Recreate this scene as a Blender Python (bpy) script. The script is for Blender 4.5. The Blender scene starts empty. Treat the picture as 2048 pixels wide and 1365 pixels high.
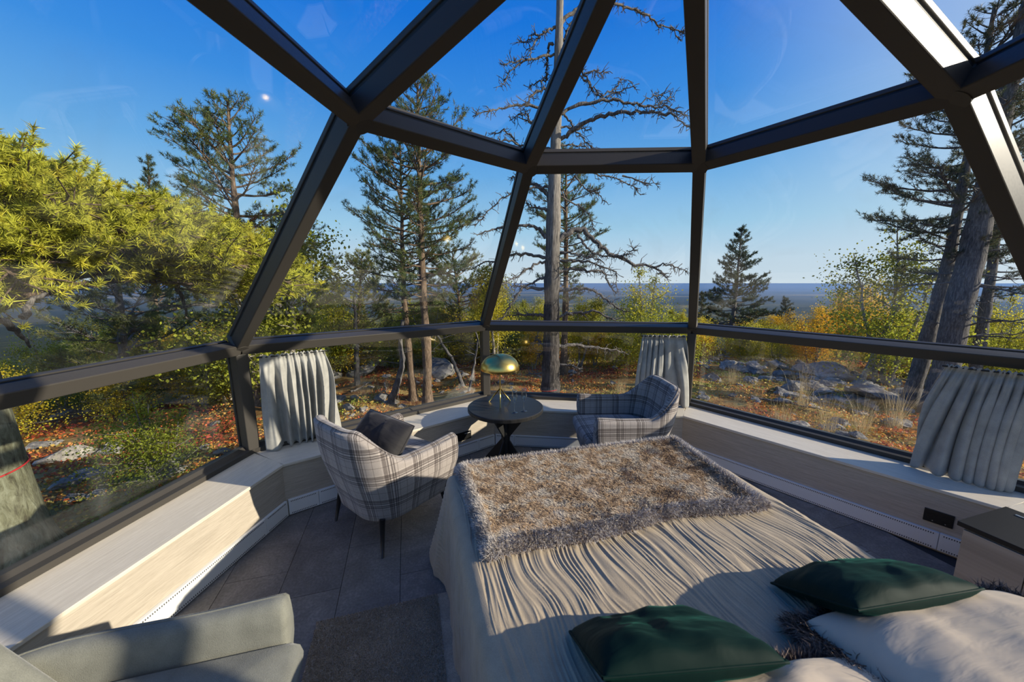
import bpy, bmesh, math, random
import numpy as np
from mathutils import Vector, Matrix
sc = bpy.context.scene
col = sc.collection
PI = math.pi
rad = math.radians

# ------------------------------------------------------------------ camera
FPX, PITCH, EYE = 719.8, rad(9.15), 1.76
cam_d = bpy.data.cameras.new('camera')
cam = bpy.data.objects.new('camera', cam_d)
col.objects.link(cam)
cam.location = (0, 0, EYE)
cam.rotation_euler = (PI/2 - PITCH, 0, 0)
cam_d.sensor_width = 36
cam_d.lens = FPX/2048*36
cam_d.clip_start = 0.05
cam_d.clip_end = 120000
cam_d.dof.use_dof = True
cam_d.dof.focus_distance = 4.2
cam_d.dof.aperture_fstop = 3.2
sc.camera = cam

# ------------------------------------------------------------------ colour management, world, sun
sc.view_settings.view_transform = 'Standard'
sc.view_settings.look = 'None'
sc.view_settings.gamma = 1
sc.view_settings.use_curve_mapping = False
sc.view_settings.exposure = 0.0

SUN_AZ, SUN_EL = rad(103), rad(20)          # azimuth from the view axis, clockwise
SUN = Vector((math.sin(SUN_AZ)*math.cos(SUN_EL), math.cos(SUN_AZ)*math.cos(SUN_EL), math.sin(SUN_EL)))
sun_d = bpy.data.lights.new('sun', 'SUN')
sun_d.energy = 8.0
sun_d.angle = rad(0.6)
sun_d.color = (1.0, 0.89, 0.73)
sun_o = bpy.data.objects.new('sun', sun_d)
sun_o.rotation_euler = SUN.to_track_quat('Z', 'Y').to_euler()
sun_o.location = (30, -8, 12)
col.objects.link(sun_o)

world = bpy.data.worlds.new('sky')
sc.world = world
world.use_nodes = True
wt = world.node_tree
wt.nodes.clear()
def wn(t, **k):
    n = wt.nodes.new(t)
    for a, b in k.items(): setattr(n, a, b)
    return n
w_out = wn('ShaderNodeOutputWorld'); w_bg = wn('ShaderNodeBackground')
w_tc = wn('ShaderNodeTexCoord'); w_nrm = wn('ShaderNodeVectorMath', operation='NORMALIZE')
w_sep = wn('ShaderNodeSeparateXYZ'); w_asin = wn('ShaderNodeMath', operation='ARCSINE')
w_map = wn('ShaderNodeMapRange'); w_ramp = wn('ShaderNodeValToRGB')
wt.links.new(w_tc.outputs['Generated'], w_nrm.inputs[0])
wt.links.new(w_nrm.outputs[0], w_sep.inputs[0])
wt.links.new(w_sep.outputs['Z'], w_asin.inputs[0])
wt.links.new(w_asin.outputs[0], w_map.inputs['Value'])
w_map.inputs['From Min'].default_value = 0
w_map.inputs['From Max'].default_value = PI/2
wt.links.new(w_map.outputs[0], w_ramp.inputs[0])
cr = w_ramp.color_ramp
SKY = [(0.0, (.66, .78, .88)), (.035, (.60, .76, .90)), (.09, (.38, .66, .90)), (.17, (.165, .46, .88)),
       (.26, (.052, .30, .84)), (.36, (.012, .20, .79)), (.50, (.006, .145, .66)), (.75, (.006, .10, .48)), (1.0, (.006, .085, .42))]
cr.elements[0].position = SKY[0][0]; cr.elements[0].color = SKY[0][1]+(1,)
cr.elements[1].position = SKY[-1][0]; cr.elements[1].color = SKY[-1][1]+(1,)
for p, c in SKY[1:-1]:
    e = cr.elements.new(p); e.color = c+(1,)
# brighter, whiter sky towards the sun
w_dot = wn('ShaderNodeVectorMath', operation='DOT_PRODUCT')
w_dot.inputs[1].default_value = SUN
wt.links.new(w_nrm.outputs[0], w_dot.inputs[0])
w_g = wn('ShaderNodeMapRange', interpolation_type='SMOOTHSTEP')
w_g.inputs['From Min'].default_value = 0.30
w_g.inputs['From Max'].default_value = 1.0
w_g.inputs['To Max'].default_value = 0.85
wt.links.new(w_dot.outputs['Value'], w_g.inputs['Value'])
w_mix = wn('ShaderNodeMix', data_type='RGBA')
wt.links.new(w_g.outputs[0], w_mix.inputs['Factor'])
wt.links.new(w_ramp.outputs[0], w_mix.inputs['A'])
w_mix.inputs['B'].default_value = (.80, .90, 1.0, 1)
wt.links.new(w_mix.outputs['Result'], w_bg.inputs['Color'])
w_bg.inputs['Strength'].default_value = 1.0
wt.links.new(w_bg.outputs[0], w_out.inputs['Surface'])

# ------------------------------------------------------------------ picture -> world helpers
CAM = np.array([0, 0, EYE])
def ray(px, py):
    X = (px-1024)/FPX; Z = -(py-682.5)/FPX
    c, s = math.cos(PITCH), math.sin(PITCH)
    return np.array([X, c+Z*s, -s+Z*c])
def at_y(px, py, Y): v = ray(px, py); return CAM+v*(Y/v[1])
def at_z(px, py, z): v = ray(px, py); return CAM+v*((z-EYE)/v[2])

# ------------------------------------------------------------------ mesh helpers
def setp(o, label=None, cat=None, group=None, kind=None):
    if label: o['label'] = label
    if cat: o['category'] = cat
    if group: o['group'] = group
    if kind: o['kind'] = kind
    return o
def link(name, data, mat=None, parent=None):
    o = bpy.data.objects.new(name, data)
    col.objects.link(o)
    if mat is not None and data is not None: data.materials.append(mat)
    if parent is not None: o.parent = parent
    return o
def empty(name, loc=(0, 0, 0), rz=0, **k):
    o = link(name, None)
    o.empty_display_size = .05
    o.location = loc; o.rotation_euler = (0, 0, rz)
    return setp(o, **k)
def np_mesh(name, V, F, smooth=False, uv=None, attrs=None):
    """F is an (m,k) array or a list of such arrays with different k"""
    V = np.ascontiguousarray(V, dtype=np.float32)
    Fs = F if isinstance(F, list) else [F]
    Fs = [np.asarray(f, dtype=np.int32) for f in Fs if len(f)]
    me = bpy.data.meshes.new(name)
    me.vertices.add(len(V)); me.vertices.foreach_set('co', V.ravel())
    loops = np.concatenate([f.ravel() for f in Fs])
    tot = np.concatenate([np.full(len(f), f.shape[1], np.int32) for f in Fs])
    start = np.concatenate([[0], np.cumsum(tot)[:-1]]).astype(np.int32)
    me.loops.add(len(loops)); me.loops.foreach_set('vertex_index', loops)
    me.polygons.add(len(tot)); me.polygons.foreach_set('loop_start', start); me.polygons.foreach_set('loop_total', tot)
    if smooth: me.polygons.foreach_set('use_smooth', np.ones(len(tot), bool))
    if uv is not None:
        ul = me.uv_layers.new(name='UVMap')
        ul.data.foreach_set('uv', np.ascontiguousarray(np.asarray(uv, np.float32)[loops]).ravel())
    if attrs:
        for k, a in attrs.items():
            a = np.asarray(a, np.float32)
            if a.ndim == 1:
                at = me.attributes.new(k, 'FLOAT', 'POINT'); at.data.foreach_set('value', a)
            else:
                at = me.attributes.new(k, 'FLOAT_COLOR', 'POINT')
                at.data.foreach_set('color', np.concatenate([a, np.ones((len(a), 1), np.float32)], 1).ravel())
    me.update(calc_edges=True)
    me.validate()
    return me
class MB:
    """collects simple shapes into one mesh"""
    def __init__(s): s.V = []; s.F = []; s.UV = []
    def add(s, V, F):
        b = len(s.V); s.V += [tuple(v) for v in V]; s.F += [tuple(i+b for i in f) for f in F]; return s
    def box(s, c, size, R=None):
        x, y, z = [d/2 for d in size]
        P = [Vector(p) for p in ((-x,-y,-z),(x,-y,-z),(x,y,-z),(-x,y,-z),(-x,-y,z),(x,-y,z),(x,y,z),(-x,y,z))]
        if R is not None: P = [R @ p for p in P]
        c = Vector(c)
        return s.add([p+c for p in P], [(0,3,2,1),(4,5,6,7),(0,1,5,4),(1,2,6,5),(2,3,7,6),(3,0,4,7)])
    def prism(s, poly, z0, z1):
        n = len(poly)
        V = [(p[0], p[1], z0) for p in poly]+[(p[0], p[1], z1) for p in poly]
        a = sum(poly[i][0]*poly[(i+1)%n][1]-poly[(i+1)%n][0]*poly[i][1] for i in range(n))
        F = [tuple(range(n-1, -1, -1)), tuple(range(n, 2*n))]+[(i, (i+1)%n, (i+1)%n+n, i+n) for i in range(n)]
        if a < 0: F = [f[::-1] for f in F]
        return s.add(V, F)
    def lathe(s, prof, n=32, c=(0, 0, 0)):
        V = []; F = []
        for r, z in prof:
            for k in range(n):
                t = 2*PI*k/n; V.append((c[0]+r*math.cos(t), c[1]+r*math.sin(t), c[2]+z))
        for i in range(len(prof)-1):
            for k in range(n):
                k2 = (k+1) % n
                F.append((i*n+k, i*n+k2, (i+1)*n+k2, (i+1)*n+k))
        F.append(tuple(range(n-1, -1, -1))); m = (len(prof)-1)*n
        F.append(tuple(range(m, m+n)))
        return s.add(V, F)
    def tube(s, P, r, n=8):
        V, F = tube_np(np.array(P, float), r, n)
        return s.add(V.tolist(), F.tolist()+[list(range(n-1, -1, -1)), list(range(len(V)-n, len(V)))])
    def build(s, name, mat=None, parent=None, smooth=False, bevel=0, seg=2, sub=0, angle=None):
        me = bpy.data.meshes.new(name)
        me.from_pydata(s.V, [], s.F); me.update()
        if bevel:
            bm = bmesh.new(); bm.from_mesh(me)
            ed = [e for e in bm.edges if len(e.link_faces) == 2 and e.calc_face_angle(0) > .5]
            bmesh.ops.bevel(bm, geom=ed, offset=bevel, segments=seg, affect='EDGES', profile=.5)
            bm.to_mesh(me); bm.free()
        if smooth: me.polygons.foreach_set('use_smooth', [True]*len(me.polygons))
        o = link(name, me, mat, parent)
        if angle: 
            me.polygons.foreach_set('use_smooth', [True]*len(me.polygons))
            me.set_sharp_from_angle(angle=angle)
        if sub:
            m = o.modifiers.new('smooth', 'SUBSURF'); m.levels = sub; m.render_levels = sub
        return o
def tube_np(P, r, n=6):
    P = np.asarray(P, float); m = len(P)
    r = np.broadcast_to(np.asarray(r, float), (m,))
    T = np.gradient(P, axis=0); T /= np.linalg.norm(T, axis=1, keepdims=True)+1e-9
    ref = np.array([0, 0, 1.]) if abs(T[:, 2]).mean() < .8 else np.array([1., 0, 0])
    A = np.cross(T, ref); A /= np.linalg.norm(A, axis=1, keepdims=True)+1e-9
    B = np.cross(T, A)
    t = np.arange(n)*2*PI/n
    V = P[:, None]+r[:, None, None]*(A[:, None]*np.cos(t)[None, :, None]+B[:, None]*np.sin(t)[None, :, None])
    i = np.arange(m-1)[:, None]*n; k = np.arange(n)[None]; k2 = (k+1) % n
    F = np.stack([i+k, i+n+k, i+n+k2, i+k2], -1).reshape(-1, 4)
    return V.reshape(-1, 3), F
def join_np(parts):
    Vs = []; Fs = []; b = 0
    for V, F in parts:
        Vs.append(V); Fs.append(np.asarray(F)+b); b += len(V)
    return np.concatenate(Vs), np.concatenate(Fs)
def vnoise(x, y, seed=0):
    """smooth value noise, -1..1"""
    x = np.asarray(x, float); y = np.asarray(y, float)
    xi = np.floor(x).astype(np.int64); yi = np.floor(y).astype(np.int64)
    fx = x-xi; fy = y-yi
    fx = fx*fx*(3-2*fx); fy = fy*fy*(3-2*fy)
    def h(a, b):
        n = (a*374761393+b*668265263+seed*1442695041) & 0x7fffffff
        n = ((n ^ (n >> 13))*1274126177) & 0x7fffffff
        n = n ^ (n >> 16)
        return (n & 0xffff)/32767.5-1
    return (h(xi, yi)*(1-fx)+h(xi+1, yi)*fx)*(1-fy)+(h(xi, yi+1)*(1-fx)+h(xi+1, yi+1)*fx)*fy
def fbm(x, y, seed=0, o=3):
    s = 0; a = 1; t = 0
    for k in range(o):
        s = s+a*vnoise(x*2**k, y*2**k, seed+k*17); t += a; a *= .5
    return s/t
def copy_tree(o, parent=None):
    c = o.copy(); col.objects.link(c)
    if parent is not None: c.parent = parent
    for ch in [x for x in bpy.data.objects if x.parent == o]: copy_tree(ch, c)
    return c

# ------------------------------------------------------------------ materials
def lin(r, g, b):
    f = lambda c: ((c/255+.055)/1.055)**2.4 if c > 10 else c/255/12.92
    return (f(r), f(g), f(b), 1)
class M:
    def __init__(s, name, base=(.5, .5, .5, 1), rough=.6, metal=0, spec=.5, **k):
        s.m = bpy.data.materials.new(name); s.m.use_nodes = True
        s.t = s.m.node_tree; s.b = s.t.nodes['Principled BSDF']
        s.set('Base Color', base); s.set('Roughness', rough); s.set('Metallic', metal); s.set('Specular IOR Level', spec)
        for a, v in k.items(): s.set(a.replace('_', ' '), v)
    def set(s, k, v): s.b.inputs[k].default_value = v
    def n(s, t, ins=None, **k):
        nd = s.t.nodes.new(t)
        for a, b in k.items(): setattr(nd, a, b)
        for a, v in (ins or {}).items():
            if isinstance(v, bpy.types.NodeSocket): s.t.links.new(v, nd.inputs[a])
            else: nd.inputs[a].default_value = v
        return nd
    def l(s, a, b): s.t.links.new(a, b)
    def coord(s, kind='Object', scale=(1, 1, 1), rot=(0, 0, 0)):
        tc = s.n('ShaderNodeTexCoord')
        mp = s.n('ShaderNodeMapping', {'Vector': tc.outputs[kind], 'Scale': scale, 'Rotation': rot})
        return mp.outputs[0]
    def noise(s, vec, scale=5, detail=3, rough=.5, dist=0):
        return s.n('ShaderNodeTexNoise', {'Vector': vec, 'Scale': scale, 'Detail': detail, 'Roughness': rough, 'Distortion': dist}).outputs['Fac']
    def ramp(s, fac, stops, interp='LINEAR'):
        r = s.n('ShaderNodeValToRGB', {'Fac': fac}); c = r.color_ramp; c.interpolation = interp
        c.elements[0].position = stops[0][0]; c.elements[0].color = stops[0][1]
        c.elements[1].position = stops[-1][0]; c.elements[1].color = stops[-1][1]
        for p, q in stops[1:-1]:
            e = c.elements.new(p); e.color = q
        return r.outputs['Color']
    def mix(s, f, a, b, blend='MIX'):
        nd = s.n('ShaderNodeMix', data_type='RGBA', blend_type=blend)
        for k, v in (('Factor', f), ('A', a), ('B', b)):
            i = [x for x in nd.inputs if x.name == k and x.enabled][0]
            if isinstance(v, bpy.types.NodeSocket): s.l(v, i)
            else: i.default_value = v
        return [x for x in nd.outputs if x.enabled][0]
    def math(s, op, a, b=0.0):
        nd = s.n('ShaderNodeMath', operation=op)
        for i, v in ((0, a), (1, b)):
            if isinstance(v, bpy.types.NodeSocket): s.l(v, nd.inputs[i])
            else: nd.inputs[i].default_value = v
        return nd.outputs[0]
    def color(s, c): s.l(c, s.b.inputs['Base Color'])
    def bump(s, h, strength=.3, dist=.01):
        bn = s.n('ShaderNodeBump', {'Height': h, 'Strength': strength, 'Distance': dist})
        s.l(bn.outputs[0], s.b.inputs['Normal'])

MAT = {}
# dark bronze aluminium of the dome
m = M('bronze_aluminium', (.052, .047, .041, 1), .45, 0, .25)
v = m.coord(scale=(3, 3, 3)); m.l(m.ramp(m.noise(v, 30), [(0, (.33,)*3+(1,)), (1, (.5,)*3+(1,))]), m.b.inputs['Roughness'])
MAT['frame'] = m.m
MAT['gasket'] = M('black_rubber', (.008, .008, .008, 1), .6).m
# glazing: clear sheet, mirror reflection by angle
m = M('glazing'); t = m.t; t.nodes.remove(m.b)
lw = m.n('ShaderNodeLayerWeight', {'Blend': .5})
f5 = m.math('POWER', lw.outputs['Facing'], 5.0)
fr = m.math('ADD', m.math('MULTIPLY', f5, .96), .035)
tr = m.n('ShaderNodeBsdfTransparent', {'Color': (.965, .975, .97, 1)})
gl = m.n('ShaderNodeBsdfGlossy', {'Roughness': 0.0, 'Color': (1, 1, 1, 1)})
mx = m.n('ShaderNodeMixShader', {0: fr, 1: tr.outputs[0], 2: gl.outputs[0]})
# dry rain streaks and dust on the pane
tc = m.coord('Object', (1, 1, 1))
ds = m.n('ShaderNodeBsdfDiffuse', {'Color': (.75, .74, .7, 1)})
dn = m.noise(tc, 1.3, 5, .6, 1.5)
df = m.ramp(dn, [(.52, (0, 0, 0, 1)), (.85, (.05, .05, .05, 1))])
mx2 = m.n('ShaderNodeMixShader', {0: df, 1: mx.outputs[0], 2: ds.outputs[0]})
m.l(mx2.outputs[0], t.nodes['Material Output'].inputs['Surface'])
MAT['glass'] = m.m
def wood(name, c1, c2, scale, rough=.5, spec=.4, bump=.15):
    m = M(name, c1, rough, 0, spec)
    v = m.coord('UV', scale)
    a = m.noise(v, 6, 6, .65, .6); b = m.noise(v, 40, 2, .5)
    h = m.math('ADD', m.math('MULTIPLY', a, .7), m.math('MULTIPLY', b, .3))
    m.color(m.ramp(h, [(.3, c1), (.7, c2)]))
    m.bump(h, bump, .004)
    return m.m
MAT['oak'] = wood('bleached_oak', (.52, .455, .36, 1), (.74, .67, .55, 1), (.8, 14, 1), .42)
MAT['oak_panel'] = wood('oak_wall_panel', (.33, .285, .225, 1), (.54, .475, .385, 1), (.8, 14, 1), .5)
MAT['cabinet_wood'] = wood('grey_oak_laminate', (.20, .175, .15, 1), (.36, .325, .28, 1), (14, .8, 1), .5)
MAT['white_metal'] = M('white_enamel', (.72, .73, .72, 1), .4).m
MAT['slot'] = M('dark_slot', (.05, .05, .05, 1), .7).m
# slate tiles
m = M('slate_tile', (.1, .1, .1, 1), .55, 0, .35)
v = m.coord('Object'); oi = m.n('ShaderNodeObjectInfo')
a = m.noise(v, 4, 8, .7, .8); b = m.noise(v, 70, 3, .6)
c = m.ramp(m.math('ADD', m.math('MULTIPLY', a, .6), m.math('MULTIPLY', b, .4)), [(.3, (.105, .096, .086, 1)), (.5, (.19, .175, .155, 1)), (.72, (.34, .315, .28, 1))])
m.color(m.mix(1.0, c, m.ramp(oi.outputs['Random'], [(0, (.78, .78, .8, 1)), (1, (1.15, 1.12, 1.08, 1))]), 'MULTIPLY'))
m.bump(m.math('ADD', a, m.math('MULTIPLY', b, .5)), .5, .006)
MAT['tile'] = m.m
MAT['grout'] = M('grout', (.03, .03, .032, 1), .9).m
def fabric(name, base, scale=900, rough=.9, sheen=.3, bump=.3, var=.25):
    m = M(name, base, rough, 0, .15, Sheen_Weight=sheen, Sheen_Roughness=.4)
    v = m.coord('Object'); a = m.noise(v, 14, 3); w = m.noise(v, scale, 1)
    lo = tuple(x*(1-var) for x in base[:3])+(1,); hi = tuple(min(1, x*(1+var)) for x in base[:3])+(1,)
    m.color(m.ramp(m.math('ADD', m.math('MULTIPLY', a, .5), m.math('MULTIPLY', w, .5)), [(.3, lo), (.7, hi)]))
    m.bump(w, bump, .002)
    return m.m
MAT['linen'] = fabric('grey_linen', (.34, .335, .31, 1), 500)
MAT['spread'] = fabric('taupe_crepe', (.36, .29, .205, 1), 300, .8, .2, .3, .15)
MAT['rug'] = fabric('taupe_pile', (.42, .33, .235, 1), 260, 1, .4, .9, .35)
MAT['grey_weave'] = fabric('grey_green_weave', (.19, .19, .16, 1), 420, .95, .2, .6, .25)
def velvet(name, base, sheen, tint):
    m = M(name, base, .65, 0, .1, Sheen_Weight=sheen, Sheen_Roughness=.3, Sheen_Tint=tint)
    v = m.coord('Object', (1, 3, 1)); m.bump(m.noise(v, 7, 3, .5, .6), .25, .015)
    return m.m
MAT['green_velvet'] = velvet('green_velvet', (.0022, .014, .011, 1), .13, (.05, .34, .28, 1))
MAT['grey_velvet'] = velvet('grey_velvet', (.035, .033, .034, 1), .8, (.5, .48, .5, 1))
MAT['cream_velvet'] = velvet('cream_velvet', (.52, .43, .33, 1), .12, (1, .95, .85, 1))
m = M('fur', (.3, .2, .1, 1), .75, 0, .2)
m.color(m.n('ShaderNodeAttribute', attribute_name='col').outputs['Color']); MAT['fur'] = m.m
# plaid wool
m = M('plaid_wool', (.3, .3, .3, 1), .95, 0, .1, Sheen_Weight=.25, Sheen_Roughness=.5)
uv = m.n('ShaderNodeTexCoord').outputs['UV']
sp = m.n('ShaderNodeSeparateXYZ', {0: uv})
W = (1, 1, 1, 1); D = (.40, .385, .39, 1); D2 = (.52, .50, .50, 1); L = (1.35, 1.35, 1.33, 1)
stops = [(0, W), (.04, D), (.085, W), (.11, D), (.155, W), (.185, L), (.20, W), (.215, D), (.26, W), (.285, D2), (.40, W), (.43, L), (.445, W), (.70, D2), (.718, W), (.95, D2), (.968, W)]
def bands(s, per, off):
    return m.ramp(m.math('FRACT', m.math('ADD', m.math('DIVIDE', s, per), off)), stops, 'CONSTANT')
pb = m.mix(1.0, bands(sp.outputs[0], .17, .1), bands(sp.outputs[1], .19, .35), 'MULTIPLY')
fz = m.noise(m.coord('Object'), 600, 2)
bc = m.ramp(fz, [(.3, (.245, .215, .195, 1)), (.7, (.40, .355, .325, 1))])
m.color(m.mix(1.0, bc, pb, 'MULTIPLY')); m.bump(fz, .5, .002)
MAT['plaid'] = m.m
MAT['dark_wood'] = wood('black_stained_wood', (.012, .011, .010, 1), (.03, .027, .025, 1), (1, 12, 1), .38)
m = M('black_oak_top', (.02, .02, .02, 1), .4, 0, .3)
v = m.coord('Object', (2, 24, 1), (0, 0, .5)); a = m.noise(v, 5, 5, .6, .5)
m.color(m.ramp(a, [(.3, (.010, .010, .010, 1)), (.7, (.032, .030, .028, 1))])); m.bump(a, .25, .003); MAT['table_top'] = m.m
MAT['black_metal'] = M('black_powder_coat', (.012, .012, .012, 1), .5, 0, .5).m
m = M('brushed_brass', (.72, .52, .16, 1), .26, 1.0)
v = m.coord('Object', (1, 1, 60)); m.bump(m.noise(v, 20, 2), .12, .002); MAT['brass'] = m.m
m = M('clear_glass'); m.t.nodes.remove(m.b)
lw = m.n('ShaderNodeLayerWeight', {'Blend': .5})
fr = m.math('ADD', m.math('MULTIPLY', m.math('POWER', lw.outputs['Facing'], 2.0), .75), .10)
tr = m.n('ShaderNodeBsdfTransparent', {'Color': (.93, .95, .95, 1)}); gl = m.n('ShaderNodeBsdfGlossy', {'Roughness': .02})
mx = m.n('ShaderNodeMixShader', {0: fr, 1: tr.outputs[0], 2: gl.outputs[0]})
m.l(mx.outputs[0], m.t.nodes['Material Output'].inputs['Surface']); MAT['clear_glass'] = m.m
MAT['black_plastic'] = M('black_plastic', (.008, .008, .008, 1), .35).m
MAT['white_print'] = M('white_print', (.7, .7, .7, 1), .6).m
MAT['cabinet_top'] = M('black_laminate', (.012, .012, .013, 1), .55, 0, .2).m
MAT['steel'] = M('brushed_steel', (.65, .65, .65, 1), .3, 1).m
MAT['red_string'] = M('red_string', (.55, .03, .03, 1), .7).m
# outdoors
def bark(name, c1, c2, c3, sc3=(6, 6, 1.2), s=7):
    m = M(name, c1, .9, 0, .1); v = m.coord('Object', sc3)
    a = m.noise(v, s, 6, .7, .5)
    m.color(m.ramp(a, [(.32, c1), (.5, c2), (.68, c3)])); m.bump(a, .9, .03)
    return m.m
MAT['pine_bark'] = bark('pine_bark', (.05, .035, .026, 1), (.16, .115, .08, 1), (.30, .22, .155, 1))
MAT['near_bark'] = bark('reflection_green_bark', (.06, .05, .035, 1), (.19, .185, .12, 1), (.32, .32, .23, 1), (3, 3, 1), 6)  # green reflection from the tinted window glass is put into this bark colour
MAT['grey_bark'] = bark('grey_bark', (.045, .043, .045, 1), (.12, .115, .115, 1), (.25, .235, .22, 1))
MAT['dead_wood'] = bark('weathered_dead_wood', (.04, .036, .035, 1), (.13, .12, .113, 1), (.36, .325, .29, 1), (9, 9, .7), 6)
MAT['birch_bark'] = bark('birch_bark', (.06, .05, .045, 1), (.30, .27, .23, 1), (.6, .56, .5, 1), (3, 3, 5), 6)
def foliage(name, trans=.35, rough=.6):
    m = M(name, (.1, .1, .1, 1), rough, 0, .25)
    at = m.n('ShaderNodeAttribute', attribute_name='col'); m.color(at.outputs['Color'])
    tl = m.n('ShaderNodeBsdfTranslucent', {'Color': at.outputs['Color']})
    mxx = m.n('ShaderNodeMixShader', {0: trans, 1: m.b.outputs[0], 2: tl.outputs[0]})
    m.l(mxx.outputs[0], m.t.nodes['Material Output'].inputs['Surface'])
    return m.m
MAT['needles'] = foliage('pine_needles', .32)
MAT['leaves'] = foliage('birch_leaves', .55)
MAT['undergrowth'] = foliage('heath_leaves', .3)
m = M('lichen_stone', (.2, .2, .2, 1), .85, 0, .2)
v = m.coord('Object'); a = m.noise(v, 3, 7, .7, .4); b = m.noise(v, 14, 4, .6); oi = m.n('ShaderNodeObjectInfo')
c = m.ramp(a, [(.3, (.07, .07, .072, 1)), (.5, (.25, .24, .225, 1)), (.68, (.48, .46, .41, 1))])
c = m.mix(m.ramp(b, [(.56, (0, 0, 0, 1)), (.64, (1, 1, 1, 1))]), c, (.25, .255, .19, 1))
m.color(m.mix(1.0, c, m.ramp(oi.outputs['Random'], [(0, (.6, .6, .62, 1)), (1, (1.2, 1.15, 1.1, 1))]), 'MULTIPLY'))
m.bump(m.math('ADD', a, m.math('MULTIPLY', b, .4)), .8, .05)
MAT['stone'] = m.m

# ------------------------------------------------------------------ ground and valley
CX, CY = .516, 1.277
def gz(x, y):
    x = np.asarray(x, float); y = np.asarray(y, float)
    r = np.maximum(np.hypot(x-CX, y-CY)-3.1, 0)
    az = np.degrees(np.arctan2(x, np.maximum(y, .01)))
    right = np.clip((az-5)/35, 0, 1); left = np.clip((-az-5)/40, 0, 1)
    near = -.50-.105*r+right*.028*r-left*.02*r
    rr = np.maximum(r-22, 0)
    far = near-.10*rr
    far = np.maximum(far, -62-14*fbm(x/900, y/900, 5, 3)*np.clip(r/900, 0, 1)-np.clip(r/9000, 0, 1)*85)
    ridge = 45*np.clip(fbm(x/5200+3.1, y/2600, 9, 3)-.05, 0, 1)*np.clip((r-2500)/2500, 0, 1)
    b = fbm(x*.45, y*.45, 3, 3)*.22*np.clip(r/2, 0, 1)+fbm(x*1.7, y*1.7, 8, 2)*.07*np.clip(r/1, .2, 1)
    return far+ridge+b*np.clip(1-r/300, 0, 1)
def hit(px, py, rmax=80.):
    v = ray(px, py); v = v/np.linalg.norm(v)
    t = 2.5
    while t < rmax:
        p = CAM+v*t
        if p[2] < gz(p[0], p[1]): break
        t += .03+t*.004
    return CAM+v*t

m = M('heath_ground', (.1, .08, .05, 1), .95, 0, .1)
geo = m.n('ShaderNodeNewGeometry'); pos = geo.outputs['Position']
n1 = m.n('ShaderNodeTexNoise', {'Vector': pos, 'Scale': .9, 'Detail': 6, 'Roughness': .65}).outputs['Fac']
n2 = m.n('ShaderNodeTexNoise', {'Vector': pos, 'Scale': 7, 'Detail': 5, 'Roughness': .7}).outputs['Fac']
nearc = m.ramp(m.math('ADD', m.math('MULTIPLY', n1, .6), m.math('MULTIPLY', n2, .4)),
    [(.30, (.05, .038, .026, 1)), (.40, (.16, .062, .024, 1)), (.48, (.25, .13, .038, 1)), (.55, (.34, .24, .085, 1)), (.62, (.18, .17, .06, 1)), (.75, (.27, .255, .22, 1))])
fpos = m.n('ShaderNodeMapping', {'Vector': pos, 'Scale': (.00045, .0011, 0)}).outputs[0]
f1 = m.n('ShaderNodeTexNoise', {'Vector': fpos, 'Scale': 1.0, 'Detail': 6, 'Roughness': .6, 'Distortion': .6}).outputs['Fac']
f2 = m.n('ShaderNodeTexNoise', {'Vector': pos, 'Scale': .05, 'Detail': 4, 'Roughness': .7}).outputs['Fac']
farc = m.ramp(m.math('ADD', m.math('MULTIPLY', f1, .8), m.math('MULTIPLY', f2, .2)),
    [(.36, (.018, .028, .020, 1)), (.50, (.032, .042, .026, 1)), (.54, (.10, .095, .035, 1)), (.585, (.46, .33, .12, 1)), (.63, (.30, .22, .09, 1)), (.70, (.06, .07, .03, 1))])
dist = m.n('ShaderNodeVectorMath', {0: pos}, operation='LENGTH').outputs['Value']
ff = m.n('ShaderNodeMapRange', {'Value': dist, 'From Min': 30, 'From Max': 140}).outputs[0]
m.color(m.mix(ff, nearc, farc)); m.bump(n2, .8, .06)
MAT['ground'] = m.m
nr, na = 190, 300
rr = np.concatenate([np.linspace(2.85, 14, 90), np.geomspace(14.3, 60000, nr-90)])
aa = np.arange(na)*2*PI/na
X = CX+rr[:, None]*np.sin(aa)[None]; Y = CY+rr[:, None]*np.cos(aa)[None]
V = np.stack([X, Y, gz(X, Y)], -1).reshape(-1, 3)
i = np.arange(nr-1)[:, None]*na; k = np.arange(na)[None]; k2 = (k+1) % na
F = np.stack([i+k, i+k2, i+na+k2, i+na+k], -1).reshape(-1, 4)
o = link('ground', np_mesh('ground', V, F[:, ::-1], True), MAT['ground']); setp(o, 'autumn heath falling away to the wide forested valley', 'ground', kind='structure')

# aerial haze lying in the valley
m = bpy.data.materials.new('valley_haze'); m.use_nodes = True; t = m.node_tree; t.nodes.clear()
vo = t.nodes.new('ShaderNodeOutputMaterial'); vs = t.nodes.new('ShaderNodeVolumeScatter')
vs.inputs['Color'].default_value = (.19, .33, .60, 1); vs.inputs['Density'].default_value = 1/4200; vs.inputs['Anisotropy'].default_value = .2
va = t.nodes.new('ShaderNodeVolumeAbsorption'); va.inputs['Color'].default_value = (.19, .33, .60, 1); va.inputs['Density'].default_value = 1/4200
ad = t.nodes.new('ShaderNodeAddShader'); t.links.new(vs.outputs[0], ad.inputs[0]); t.links.new(va.outputs[0], ad.inputs[1])
t.links.new(ad.outputs[0], vo.inputs['Volume'])
mb = MB(); mb.box((0, 22200, -105), (60000, 43600, 186)); hz = mb.build('haze', m)
setp(hz, 'thin blue haze over the distant forest plain', 'haze', kind='stuff')

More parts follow.
